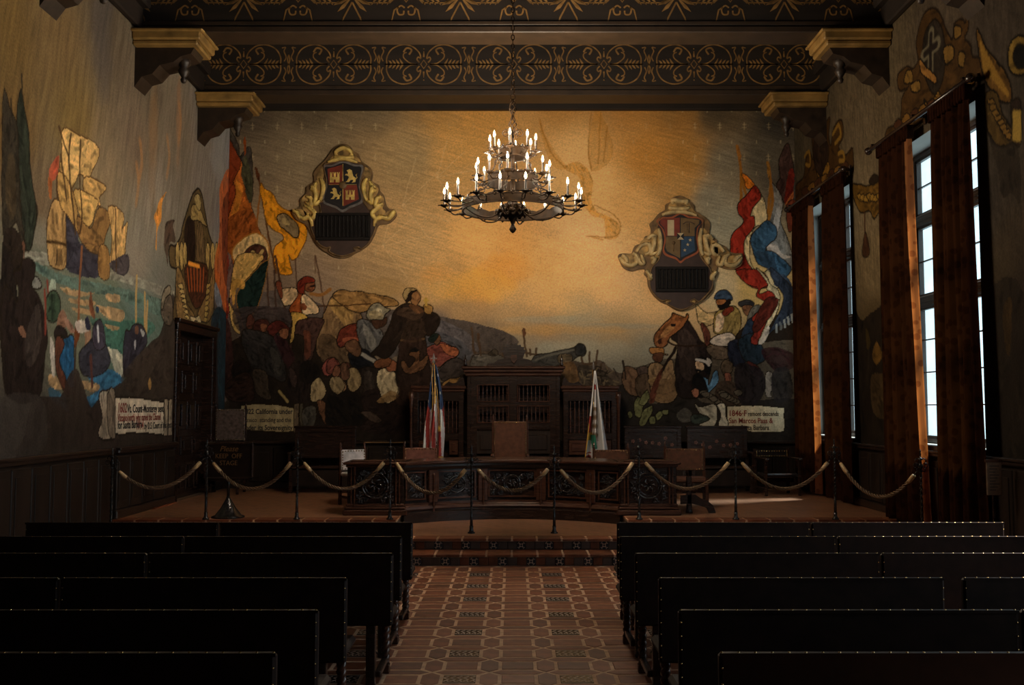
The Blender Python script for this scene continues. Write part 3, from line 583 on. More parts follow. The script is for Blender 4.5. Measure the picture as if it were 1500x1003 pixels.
def S(h): c = lin(h); return (float(c[0]), float(c[1]), float(c[2]), 1)
def mat(name, col, rough=.5, metal=0, var=.25, scale=8, bump=0.0, stretch=(1, 1, 1), spec=.5, col2=None, emit=None, estr=0, sub=0):
    m = bpy.data.materials.new(name); m.use_nodes = True; nt = m.node_tree; b = nt.nodes['Principled BSDF']
    c = col if isinstance(col, tuple) else S(col)
    b.inputs['Roughness'].default_value = rough; b.inputs['Metallic'].default_value = metal; b.inputs['Specular IOR Level'].default_value = spec
    tc = nt.nodes.new('ShaderNodeTexCoord'); mp = nt.nodes.new('ShaderNodeMapping'); mp.inputs['Scale'].default_value = stretch
    nt.links.new(tc.outputs['Object'], mp.inputs[0])
    n = nt.nodes.new('ShaderNodeTexNoise'); n.inputs['Scale'].default_value = scale; n.inputs['Detail'].default_value = 5; nt.links.new(mp.outputs[0], n.inputs['Vector'])
    r = nt.nodes.new('ShaderNodeValToRGB'); c2 = S(col2) if col2 else tuple(min(1, x * (1 + var)) for x in c[:3]) + (1,)
    c1 = tuple(x * (1 - var) for x in c[:3]) + (1,) if not col2 else c
    r.color_ramp.elements[0].position = .3; r.color_ramp.elements[1].position = .7; r.color_ramp.elements[0].color = c1; r.color_ramp.elements[1].color = c2
    nt.links.new(n.outputs['Fac'], r.inputs[0]); nt.links.new(r.outputs[0], b.inputs['Base Color'])
    if bump:
        bp = nt.nodes.new('ShaderNodeBump'); bp.inputs['Strength'].default_value = bump; bp.inputs['Distance'].default_value = .01
        nt.links.new(n.outputs['Fac'], bp.inputs['Height']); nt.links.new(bp.outputs[0], b.inputs['Normal'])
    if emit: b.inputs['Emission Color'].default_value = S(emit) if isinstance(emit, str) else emit; b.inputs['Emission Strength'].default_value = estr
    m['n'] = 1
    return m
def catmull(p, n=5, closed=False): return [tuple(q) for q in smooth_loop(p, n, closed)]
def spiral(cx, cy, r0, r1, a0, turns, n=18):
    return [(cx + (r0 + (r1 - r0) * i / n) * math.cos(a0 + turns * 2 * PI * i / n), cy + (r0 + (r1 - r0) * i / n) * math.sin(a0 + turns * 2 * PI * i / n)) for i in range(n + 1)]
def text(name, body, size, m, parent, loc, rot, extrude=.0015, align='LEFT', sx=1.0, shear=0.0, **props):
    cu = bpy.data.curves.new(name, 'FONT'); cu.body = body; cu.size = size; cu.extrude = extrude; cu.align_x = align; cu.shear = shear; cu.resolution_u = 3; cu.offset = props.pop('offset', 0.0)
    t = bpy.data.objects.new(name, cu); COL.objects.link(t)
    me = bpy.data.meshes.new_from_object(t.evaluated_get(bpy.context.evaluated_depsgraph_get())); bpy.data.objects.remove(t)
    for v in me.vertices: v.co.x *= sx
    me.materials.clear(); me.materials.append(m); me.name = name
    o = bpy.data.objects.new(name, me); COL.objects.link(o); o.location = loc; o.rotation_euler = rot
    if parent: o.parent = parent; o.matrix_parent_inverse = Matrix.Translation(-Vector(parent.location)) if parent.get('_w') else Matrix()
    for k, v in props.items(): o[k] = v
    return o

M = {}
M['wood'] = mat('dark_walnut', (.020, .010, .007, 1), .26, scale=5, var=.45, bump=.12, stretch=(1, 1, 6))
M['wood_h'] = mat('dark_walnut_horizontal', (.020, .011, .0075, 1), .33, scale=5, var=.45, bump=.12, stretch=(6, 1, 1))
M['wood_red'] = mat('reddish_walnut', (.055, .022, .013, 1), .26, scale=6, var=.4, bump=.1, stretch=(1, 1, 6))
M['wood_black'] = mat('ebonised_carving', (.016, .013, .013, 1), .16, scale=20, var=.3, bump=.1, spec=1.0)
M['wainscot'] = mat('wainscot_oak', (.014, .0085, .006, 1), .45, scale=4, var=.5, bump=.15, stretch=(1, 1, .25), spec=.25)
M['ceil'] = mat('ceiling_wood', (.018, .011, .007, 1), .6, scale=3, var=.4)
M['beam'] = mat('beam_wood', (.014, .0085, .0055, 1), .65, scale=3, var=.35, bump=.1, stretch=(.3, 3, 3))
M['beam_edge'] = mat('beam_border', (.030, .017, .009, 1), .55, scale=5, var=.3)
M['stencil'] = mat('old_gold_paint', (.20, .105, .030, 1), .6, scale=9, var=.5)
M['corbel'] = mat('gilded_corbel', (.24, .14, .040, 1), .5, scale=4, var=.5)
M['corbel_dark'] = mat('corbel_underside', (.022, .013, .008, 1), .5, scale=8, var=.5)
M['plaster'] = mat('reveal_plaster', (.46, .44, .40, 1), .8, scale=3, var=.08)
M['terra'] = mat('terracotta', (.135, .038, .015, 1), .55, scale=7, var=.35, bump=.08, spec=.2)
M['terra2'] = mat('terracotta_brown', (.100, .030, .013, 1), .55, scale=9, var=.35, bump=.08, spec=.2)
M['terra3'] = mat('terracotta_pale', (.160, .050, .021, 1), .55, scale=9, var=.3, bump=.08, spec=.2)
M['terra_dark'] = mat('riser_clay', (.045, .022, .014, 1), .5, scale=9, var=.4)
M['grout'] = mat('grout', (.42, .25, .15, 1), .9, scale=14, var=.3)
M['glaze'] = mat('glazed_pattern', (.020, .020, .024, 1), .25, scale=3, var=.3)
M['glaze_lt'] = mat('glazed_relief', (.30, .20, .14, 1), .3, scale=20, var=.3)
M['leather'] = mat('brown_leather', (.10, .040, .022, 1), .36, scale=14, var=.35, bump=.15)
M['leather_red'] = mat('oxblood_leather', (.19, .075, .055, 1), .34, scale=14, var=.3, bump=.15)
M['leather_sheen'] = mat('window_sheen_leather', (.52, .47, .46, 1), .36, scale=10, var=.3, bump=.15)  # pale base colour stands in for window light on the leather
M['leather_grey'] = mat('embossed_leather', (.085, .060, .052, 1), .35, scale=22, var=.5, bump=.4)
M['leather_blk'] = mat('black_leather', (.0135, .0068, .0048, 1), .55, scale=10, var=.4, bump=.1, spec=.15)
M['brass'] = mat('brass', (.50, .34, .14, 1), .25, 1, scale=20, var=.2)
M['iron'] = mat('wrought_iron', (.030, .028, .027, 1), .26, .6, scale=30, var=.4, bump=.2)
M['ciron'] = mat('bronzed_iron', (.0100, .0050, .0018, 1), .6, 0, scale=14, var=.5, bump=.2, spec=.06)
M['candle'] = mat('candle_tube', (.030, .020, .012, 1), .5, scale=14, var=.2)
M['bulb'] = mat('lit_bulb', (1, .9, .7, 1), .4, var=0, emit=(1, .78, .45, 1), estr=14)
M['rope'] = mat('gold_rope', (.115, .062, .028, 1), .55, scale=60, var=.35, bump=.3)
M['ferrule'] = mat('rope_binding', (.42, .27, .13, 1), .4, scale=40, var=.3)
M['grille'] = mat('grille_wood', (.010, .0075, .0065, 1), .55, scale=10, var=.3, spec=.2)
M['gold_mid'] = mat('shaded_gilding', (.36, .22, .070, 1), .55, scale=7, var=.75, bump=.2)
M['gold'] = mat('gilding', (.80, .50, .14, 1), .50, 0, scale=9, var=.45)
M['gold_dk'] = mat('dull_gilding', (.17, .095, .035, 1), .55, 0, scale=9, var=.5)
M['gold_pale'] = mat('pale_gilding', (.56, .40, .18, 1), .5, 0, scale=9, var=.45)
M['plaque'] = mat('plaque_board', (.048, .024, .018, 1), .5, scale=6, var=.3)
M['red'] = mat('heraldic_red', (.20, .030, .014, 1), .5, scale=10, var=.25)
M['red_o'] = mat('heraldic_orange_red', (.34, .085, .028, 1), .5, scale=10, var=.25)
M['blue'] = mat('heraldic_blue', (.022, .055, .11, 1), .5, scale=10, var=.25)
M['black'] = mat('heraldic_black', (.012, .010, .012, 1), .5, scale=10, var=.2)
M['tan'] = mat('heraldic_tan', (.16, .095, .035, 1), .5, scale=10, var=.25)
M['cream'] = mat('heraldic_cream', (.55, .42, .24, 1), .5, scale=10, var=.15)
M['silver'] = mat('grey_moulding', (.20, .18, .17, 1), .4, .2, scale=10, var=.4)
M['f_white'] = mat('flag_white', (.62, .60, .60, 1), .7, scale=5, var=.06)
M['f_red'] = mat('flag_red', (.30, .028, .020, 1), .7, scale=5, var=.15)
M['f_blue'] = mat('flag_blue', (.014, .040, .110, 1), .7, scale=5, var=.15)
M['f_green'] = mat('flag_green', (.02, .16, .10, 1), .7, scale=5, var=.1)
M['f_brown'] = mat('flag_brown', (.14, .085, .045, 1), .7, scale=25, var=.6)
M['f_gold'] = mat('flag_fringe', (.55, .30, .045, 1), .6, scale=30, var=.3)
M['ink'] = mat('scroll_ink', (.018, .014, .012, 1), .7, var=.1)
M['ink_red'] = mat('scroll_red_ink', (.20, .030, .020, 1), .7, var=.1)
M['sign_gold'] = mat('sign_lettering', (.17, .085, .026, 1), .5, var=.1)
M['teal'] = mat('teal_shutter_paint', (.10, .42, .44, 1), .6, var=.1)
M['winwood'] = mat('window_wood', (.040, .022, .015, 1), .4, var=.3)
M['card'] = mat('notice_card', (.12, .075, .045, 1), .6, var=.3, scale=20)

def glass_mat():
    m = bpy.data.materials.new('window_glass'); m.use_nodes = True; nt = m.node_tree; nt.nodes.clear()
    o = nt.nodes.new('ShaderNodeOutputMaterial'); t = nt.nodes.new('ShaderNodeBsdfTransparent'); g = nt.nodes.new('ShaderNodeBsdfGlossy'); g.inputs['Roughness'].default_value = .03
    lw = nt.nodes.new('ShaderNodeLayerWeight'); f = nt.nodes.new('ShaderNodeMath'); f.operation = 'POWER'; f.inputs[1].default_value = 4; nt.links.new(lw.outputs['Facing'], f.inputs[0]); x = nt.nodes.new('ShaderNodeMixShader')
    n = nt.nodes.new('ShaderNodeTexNoise'); n.inputs['Scale'].default_value = 3; r = nt.nodes.new('ShaderNodeValToRGB')
    r.color_ramp.elements[0].color = (.66, .74, .76, 1); r.color_ramp.elements[1].color = (.84, .90, .91, 1)
    tc = nt.nodes.new('ShaderNodeTexCoord'); nt.links.new(tc.outputs['Object'], n.inputs['Vector']); nt.links.new(n.outputs[0], r.inputs[0]); nt.links.new(r.outputs[0], t.inputs[0])
    nt.links.new(f.outputs[0], x.inputs[0]); nt.links.new(t.outputs[0], x.inputs[1]); nt.links.new(g.outputs[0], x.inputs[2]); nt.links.new(x.outputs[0], o.inputs[0]); return m
M['glass'] = glass_mat()

def curtain_mat(nm, tr, k):
    m = bpy.data.materials.new(nm); m.use_nodes = True; nt = m.node_tree; nt.nodes.clear()
    o = nt.nodes.new('ShaderNodeOutputMaterial'); d = nt.nodes.new('ShaderNodeBsdfDiffuse'); t = nt.nodes.new('ShaderNodeBsdfTranslucent'); x = nt.nodes.new('ShaderNodeMixShader'); x.inputs[0].default_value = tr
    tc = nt.nodes.new('ShaderNodeTexCoord'); v = nt.nodes.new('ShaderNodeTexVoronoi'); v.inputs['Scale'].default_value = 9
    nt.links.new(tc.outputs['Object'], v.inputs['Vector'])
    r = nt.nodes.new('ShaderNodeValToRGB'); r.color_ramp.elements[0].position = .35; r.color_ramp.elements[1].position = .42
    r.color_ramp.elements[0].color = (.011, .0042, .0026, 1); r.color_ramp.elements[1].color = (.021, .0075, .0038, 1)
    r2 = nt.nodes.new('ShaderNodeValToRGB'); r2.color_ramp.elements[0].position = .35; r2.color_ramp.elements[1].position = .42
    r2.color_ramp.elements[0].color = (.35, .08, .015, 1); r2.color_ramp.elements[1].color = (.50, .14, .03, 1)
    
    for e in r.color_ramp.elements: e.color = [q * k for q in e.color[:3]] + [1]
    nt.links.new(v.outputs['Distance'], r.inputs[0]); nt.links.new(v.outputs['Distance'], r2.inputs[0])
    nt.links.new(r.outputs[0], d.inputs[0]); nt.links.new(r2.outputs[0], t.inputs[0])
    nt.links.new(d.outputs[0], x.inputs[1]); nt.links.new(t.outputs[0], x.inputs[2]); nt.links.new(x.outputs[0], o.inputs[0]); return m
M['curtain'] = curtain_mat('brown_velvet', .008, 1.0); M['curtain_edge'] = curtain_mat('window_lit_curtain_edge', .40, 7.0)  # edge is a brightened copy, window glow put into its colour

def mural_mat(name, G):
    m = bpy.data.materials.new(name); m.use_nodes = True; nt = m.node_tree; b = nt.nodes['Principled BSDF']; b.inputs['Roughness'].default_value = .85; b.inputs['Specular IOR Level'].default_value = .12
    a = nt.nodes.new('ShaderNodeAttribute'); a.attribute_name = 'paint'
    n = nt.nodes.new('ShaderNodeTexNoise'); n.inputs['Scale'].default_value = 38; n.inputs['Detail'].default_value = 4; tc = nt.nodes.new('ShaderNodeTexCoord'); nt.links.new(tc.outputs['Object'], n.inputs['Vector'])
    mr = nt.nodes.new('ShaderNodeMapRange'); mr.inputs[1].default_value = .3; mr.inputs[2].default_value = .7; mr.inputs[3].default_value = .82 * G; mr.inputs[4].default_value = 1.15 * G
    nt.links.new(n.outputs[0], mr.inputs[0])
    x = nt.nodes.new('ShaderNodeVectorMath'); x.operation = 'SCALE'; nt.links.new(a.outputs['Color'], x.inputs[0]); nt.links.new(mr.outputs[0], x.inputs['Scale']); nt.links.new(x.outputs[0], b.inputs['Base Color'])
    bp = nt.nodes.new('ShaderNodeBump'); bp.inputs['Strength'].default_value = .25; bp.inputs['Distance'].default_value = .01; nt.links.new(n.outputs[0], bp.inputs['Height']); nt.links.new(bp.outputs[0], b.inputs['Normal'])
    return m

def small_tile_mat():
    m = bpy.data.materials.new('stage_clay_pavers'); m.use_nodes = True; nt = m.node_tree; b = nt.nodes['Principled BSDF']; b.inputs['Roughness'].default_value = .48
    tc = nt.nodes.new('ShaderNodeTexCoord'); mp = nt.nodes.new('ShaderNodeMapping'); mp.inputs['Rotation'].default_value = (0, 0, PI / 4)
    br = nt.nodes.new('ShaderNodeTexBrick'); br.inputs['Scale'].default_value = 3.2; br.inputs['Mortar Size'].default_value = .012
    br.inputs['Color1'].default_value = (.24, .105, .052, 1); br.inputs['Color2'].default_value = (.165, .070, .034, 1); br.inputs['Mortar'].default_value = (.32, .18, .10, 1)
    nt.links.new(tc.outputs['Object'], mp.inputs[0]); nt.links.new(mp.outputs[0], br.inputs['Vector'])
    n = nt.nodes.new('ShaderNodeTexNoise'); n.inputs['Scale'].default_value = 2.2; n.inputs['Detail'].default_value = 6; nt.links.new(tc.outputs['Object'], n.inputs['Vector'])
    mx = nt.nodes.new('ShaderNodeMix'); mx.data_type = 'RGBA'; mx.blend_type = 'MULTIPLY'; mx.inputs[0].default_value = .7
    r = nt.nodes.new('ShaderNodeValToRGB'); r.color_ramp.elements[0].color = (.5, .5, .5, 1); r.color_ramp.elements[1].color = (1.25, 1.2, 1.15, 1); nt.links.new(n.outputs[0], r.inputs[0])
    nt.links.new(br.outputs[0], mx.inputs[6]); nt.links.new(r.outputs[0], mx.inputs[7]); nt.links.new(mx.outputs[2], b.inputs['Base Color'])
    bp = nt.nodes.new('ShaderNodeBump'); bp.inputs['Strength'].default_value = .3; bp.inputs['Distance'].default_value = .004; nt.links.new(br.outputs[1], bp.inputs['Height']); bp.invert = True; nt.links.new(bp.outputs[0], b.inputs['Normal'])
    return m
M['pavers'] = small_tile_mat()
# ---------------------------------------------------------------- the room
def painted_wall(name, C, place, holes=()):
    """Grid of wall vertices carrying the paint; solid rectangles outside the canvas are joined on."""
    H, Wd = C.H, C.W
    U, V = np.meshgrid(C.u0 + np.arange(Wd) * C.step, C.v0 + np.arange(H) * C.step)
    co = place(U.ravel(), V.ravel()).astype(np.float32)
    i = np.arange(H * Wd).reshape(H, Wd); q = np.stack([i[:-1, :-1], i[:-1, 1:], i[1:, 1:], i[1:, :-1]], -1).reshape(-1, 4)
    uc = U[:-1, :-1].ravel() + C.step / 2; vc = V[:-1, :-1].ravel() + C.step / 2; keep = np.ones(len(q), bool)
    for (a, b, c, d) in holes: keep &= ~((uc > a) & (uc < b) & (vc > c) & (vc < d))
    q = q[keep]; me = bpy.data.meshes.new(name)
    me.vertices.add(len(co)); me.vertices.foreach_set('co', co.ravel())
    me.loops.add(q.size); me.loops.foreach_set('vertex_index', q.ravel().astype(np.int32))
    me.polygons.add(len(q)); me.polygons.foreach_set('loop_start', (np.arange(len(q)) * 4).astype(np.int32)); me.polygons.foreach_set('loop_total', np.full(len(q), 4, np.int32))
    me.update(calc_edges=True)
    at = me.color_attributes.new('paint', 'FLOAT_COLOR', 'POINT'); rgba = np.ones((H * Wd, 4), np.float32); rgba[:, :3] = np.clip(C.img, 0.002, .9).reshape(-1, 3); at.data.foreach_set('color', rgba.ravel())
    me.materials.append(mural_mat(name + '_paint', MURAL_GAIN[name])); o = bpy.data.objects.new(name, me); COL.objects.link(o); o['kind'] = 'structure'; return o

def struct(o): o['kind'] = 'structure'; return o
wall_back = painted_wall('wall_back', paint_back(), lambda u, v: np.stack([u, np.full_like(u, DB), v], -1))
struct(MB().box(-HALF - .6, HALF + .6, DB + .02, DB + .25, -.3, 8.5).build('trim_1', M['ceil']))
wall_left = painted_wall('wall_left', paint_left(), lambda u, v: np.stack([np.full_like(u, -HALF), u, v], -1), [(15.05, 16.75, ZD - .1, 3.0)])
WZ0, WZ1 = 1.34, 5.18
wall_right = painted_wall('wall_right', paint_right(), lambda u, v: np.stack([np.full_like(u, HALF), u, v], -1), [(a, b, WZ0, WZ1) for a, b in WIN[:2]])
M['plain_l'] = mat('mural_ochre_plaster', (.11, .075, .045, 1), .85, scale=2, var=.4)
# plain plaster beyond the painted stretch, towards the camera and behind it
b = MB().box(-HALF - .25, -HALF, -3.5, 8.9, -.3, 8.5).box(-HALF - .25, -HALF - .02, 8.9, 15.0, -.3, 8.5).box(-HALF - .25, -HALF - .02, 16.8, DB + .1, -.3, 8.5).box(-HALF - .25, -HALF - .02, 15.0, 16.8, 3.05, 8.5).box(-HALF - .25, -HALF, 8.9, DB, 6.95, 8.5)
struct(b.box(-HALF - .6, -HALF - .25, 14.5, 17.2, -.3, 3.6).box(-HALF - .3, -HALF, 15.0, 16.8, -.3, ZD).build('trim_2', M['plain_l']))
b = MB()
for y0, y1 in ((-3.5, 2.14), (4.86, 6.34), (9.06, 10.64), (13.3, 14.72), (17.4, DB + .1)): b.box(HALF + .02 if y0 > 8.9 else HALF, HALF + .25, y0, y1, -.3, 8.5)
for a, c in WIN: b.box(HALF + .02, HALF + .25, a - .07, c + .07, -.3, WZ0 - .02); b.box(HALF + .02, HALF + .25, a - .07, c + .07, WZ1 + .02, 8.5)
b.box(HALF, HALF + .02, 2.2, 4.8, -.3, WZ0).box(HALF, HALF + .02, 2.2, 4.8, WZ1, 8.5).box(HALF, HALF + .02, 6.4, 8.9, -.3, WZ0).box(HALF, HALF + .02, 6.4, 8.9, WZ1, 8.5).box(HALF, HALF + .02, 8.9, DB, 6.95, 8.5)
struct(b.build('trim_3', M['plain_l']))
struct(MB().box(-HALF - .3, HALF + .3, -3.7, -3.5, -.3, 8.5).build('wall_front', M['plain_l']))
ceiling = struct(MB().box(-HALF - .3, HALF + .3, -3.7, DB + .3, 8.25, 8.4).build('ceiling', M['ceil']))
for k in range(44): MB().box(-HALF, HALF, -3.4 + k * .48, -3.4 + k * .48 + .455, 8.22, 8.25).build('ceiling_plank', M['ceil'], ceiling)

# floor with its clay tiles: long tiles, pointed hexagons between them and thin pickets between the rows
floor = struct(MB().box(-HALF - .3, HALF + .3, -3.7, 12.7, -.2, -.003).build('floor', M['grout']))
P_ROW = .345; X0 = .04; PX = .39; R0 = 6.03
tiles_long = []; 
def tile_mesh(poly, m, name, z0=-.008, z1=0.0):
    b = MB(); n = len(poly); c = np.mean(poly, 0); inn = [tuple(c + (np.array(p) - c) * (1 - .006 / max(.03, np.hypot(*(np.array(p) - c))))) for p in poly]
    vs = [(x, y, z0) for x, y in poly] + [(x, y, z1 - .004) for x, y in poly] + [(x, y, z1) for x, y in inn]
    fs = [(i, (i + 1) % n, n + (i + 1) % n, n + i) for i in range(n)] + [(n + i, n + (i + 1) % n, 2 * n + (i + 1) % n, 2 * n + i) for i in range(n)] + [tuple(range(2 * n, 3 * n))]
    b.add(vs, fs); me = bpy.data.meshes.new(name); me.from_pydata(b.v, [], b.f); me.materials.append(m); return me
g = .012
RW, RH = .122, .098
rect = [(-RW + g, -RH), (RW - g, -RH), (RW - g, RH), (-RW + g, RH)]
HW = .073
hexa = [(-HW + g, -RH), (0, -P_ROW / 2 + .012), (HW - g, -RH), (HW - g, RH), (0, P_ROW / 2 - .012), (-HW + g, RH)]
SH = P_ROW / 2 - RH - .024
pick = [(-RW - HW + .02, 0), (-RW + .004, -SH), (RW - .004, -SH), (RW + HW - .02, 0), (RW - .004, SH), (-RW + .004, SH)]
terr = [M['terra'], M['terra2'], M['terra3']]
me_r = [tile_mesh(rect, t, 'floor_tile') for t in terr]; me_h = [tile_mesh(hexa, t, 'hexagon_tile') for t in terr]; me_p = [tile_mesh(pick, t, 'picket_tile') for t in terr]
def deco_mesh():
    me = tile_mesh(rect, M['glaze'], 'patterned_tile'); b = MB(); b.v = [tuple(v.co) for v in me.vertices]; b.f = [tuple(p.vertices) for p in me.polygons]; b.m = [0] * len(b.f); b.sm = [False] * len(b.f); b.k = 1
    rs = random.Random(3)
    fn = lambda a, c: (a, c, .0015)
    for i in range(5):
        x = -.088 + i * .044
        b.strip([(x - .016, -.06), (x + .016, -.02), (x - .016, .02), (x + .016, .06)], .011, fn); b.strip([(x + .018, -.07), (x + .002, -.03)], .009, fn)
    b.strip([(-.105, -.085), (.105, -.085)], .006, fn); b.strip([(-.105, .085), (.105, .085)], .006, fn)
    m2 = bpy.data.meshes.new('patterned_tile'); m2.from_pydata(b.v, [], b.f); m2.materials.append(M['glaze']); m2.materials.append(M['glaze_lt']); m2.polygons.foreach_set('material_index', b.m); return m2
me_d = deco_mesh()
def put(me, name, x, y, z=0, par=floor, rz=0):
    o = bpy.data.objects.new(name, me); COL.objects.link(o); o.location = (x, y, z); o.rotation_euler = (0, 0, rz); o.parent = par; return o
rs = random.Random(11)
for r in range(16):
    y = R0 + r * P_ROW
    if y + P_ROW / 2 > 11.4: break
    for c in range(-3, 4):
        x = X0 + c * PX
        if abs(c) % 2 == 1 and r % 2 == 0: put(me_d, 'patterned_tile', x, y)
        else: put(rs.choice(me_r), 'floor_tile', x, y, rs.uniform(-.002, .001))
        if c < 3: put(rs.choice(me_h), 'hexagon_tile', x + PX / 2, y, rs.uniform(-.002, .001))
        put(rs.choice(me_p), 'picket_tile', x, y + P_ROW / 2, rs.uniform(-.002, .001))
b = MB()                                                # the rest of the floor, under the benches, lost in the dark
for r in range(-20, 19):
    for c in range(-13, 14):
        if -3 <= c <= 3 and r >= 0 and R0 + r * P_ROW + P_ROW / 2 < 11.4: continue
        y = R0 + r * P_ROW
        if y > 11.45: continue
        x = X0 + c * PX
        if abs(x) > HALF - .2: continue
        for pl, ox, oy in ((rect, 0, 0), (hexa, PX / 2, 0), (pick, 0, P_ROW / 2)):
            b.add([(x + ox + px, y + oy + py, 0) for px, py in pl], [tuple(range(len(pl)))])
o = b.build('floor_tiling', M['terra2'], floor); o['kind'] = 'stuff'

# stage: two low steps in the middle, side platforms one step higher
stage = MB().box(-HALF, -1.47, 12.74, DB + .1, -.3, ZD - .03).box(1.47, HALF, 12.74, DB + .1, -.3, ZD - .03).box(-1.5, 1.5, 14.1, DB + .1, -.3, ZD - .03).box(-1.47, 1.47, 11.84, 14.2, -.3, ZP - .03).box(-1.47, 1.47, 11.46, 11.9, -.3, .10)
st = stage.build('trim_4', M['terra_dark']); struct(st)
pv = MB().box(-HALF, -1.47, 12.98, DB, ZD - .03, ZD).box(1.47, HALF, 12.98, DB, ZD - .03, ZD).box(-1.47, 1.47, 14.1, DB, ZD - .03, ZD).box(-1.47, 1.47, 12.08, 14.1, ZP - .03, ZP)
pv.build('paving', M['pavers'], st)
def nosing(x0, x1, y0, y1, z1, n, off=0):
    w = (x1 - x0) / n
    for k in range(n):
        MB().box(x0 + k * w + .011, x0 + (k + 1) * w - .011, y0, y1, z1 - .03, z1, .006).build('nosing_tile', rs.choice(terr), st)
    MB().box(x0, x1, y0 + .006, y1, z1 - .032, z1 - .004).build('nosing_grout', M['grout'], st)
nosing(-1.47, 1.47, 11.80, 12.08, ZP, 10); nosing(-1.47, 1.47, 11.43, 11.84, .13, 10)
nosing(-HALF, -1.47, 12.70, 12.98, ZD, 12); nosing(1.47, HALF, 12.70, 12.98, ZD, 12)
def riser(x0, x1, yf, z0, z1, n, ph=0):
    w = (x1 - x0) / n; s = min(w, z1 - z0)
    for k in range(n):
        a, c = x0 + k * w + .003, x0 + (k + 1) * w - .003
        if (k + ph) % 3 == 0:
            t = MB().box(a, c, yf - .012, yf + .01, z0 + .004, z1 - .004, .003); t.k = 1; cx, cz = (a + c) / 2, (z0 + z1) / 2
            for q in range(4):
                an = PI / 4 + q * PI / 2; t.strip([(cx + .01 * math.cos(an), cz + .01 * math.sin(an)), (cx + .036 * math.cos(an), cz + .036 * math.sin(an))], .012, lambda u, v: (u, yf - .0135, v))
                t.strip(spiral(cx, cz, .045, .045, an - .35, .11, 4), .006, lambda u, v: (u, yf - .0135, v))
            t.strip(spiral(cx, cz, .018, .018, 0, 1, 10), .006, lambda u, v: (u, yf - .0135, v))
            t.build('patterned_riser_tile', [M['glaze'], M['glaze_lt']], st)
        else: MB().box(a, c, yf - .010, yf + .01, z0 + .004, z1 - .004, .003).build('riser_tile', rs.choice([M['terra_dark'], M['terra_dark'], M['terra2']]), st)
riser(-1.47, 1.47, 11.84, .13, ZP - .032, 27, 1); riser(-1.47, 1.47, 11.46, .0, .098, 27, 0)

# wainscot of upright boards with a moulded rail, on three sides
def panels_side(name, sx, y0, y1, z0, z1, step=.42, rail=True):
    w = struct(MB().box(sx * (HALF - .02), sx * HALF, y0, y1, z0, z1).build(name, M['wainscot']))
    n = max(1, int((y1 - y0) / step)); d = (y1 - y0) / n
    for k in range(n):
        a, c = y0 + k * d + .008, y0 + (k + 1) * d - .008
        MB().box(sx * (HALF - .045), sx * (HALF - .02), a, c, z0 + .12, z1 - .1, .008).box(sx * (HALF - .055), sx * (HALF - .045), a + .06, c - .06, z0 + .22, z1 - .18, .008).build('wainscot_panel', M['wainscot'], w)
    MB().box(sx * (HALF - .07), sx * HALF, y0, y1, z1 - .06, z1, .015).box(sx * (HALF - .09), sx * HALF, y0, y1, z1 - .015, z1 + .02, .008).build('wainscot_rail', M['wood_h'], w)
    MB().box(sx * (HALF - .06), sx * HALF, y0, y1, z0, z0 + .11, .015).build('wainscot_foot', M['wood_h'], w)
    return w
panels_side('baseboard_left', -1, -3.4, 12.6, 0, 1.27); panels_side('baseboard_left', -1, 12.75, 14.95, ZD, 1.27)
panels_side('baseboard_right', 1, -3.4, 12.6, 0, 1.27); panels_side('baseboard_right', 1, 12.75, 17.5, ZD, 1.27)
w = struct(MB().box(-HALF, HALF, DB - .02, DB, ZD, 1.22).build('baseboard_back', M['wainscot']))
for k in range(24):
    a = -HALF + .05 + k * .42; c = a + .40
    if c < HALF: MB().box(a, c, DB - .045, DB - .02, ZD + .12, 1.1, .008).box(a + .06, c - .06, DB - .055, DB - .045, ZD + .2, 1.02, .006).build('wainscot_panel', M['wainscot'], w)
MB().box(-HALF, HALF, DB - .08, DB, 1.16, 1.22, .015).build('wainscot_rail', M['wood_h'], w)
MB().box(-2.6, -1.75, DB - .095, DB - .08, 1.185, 1.20).build('gilt_strip', M['gold_dk'], w, label='thin gilded strip on the dark rail')

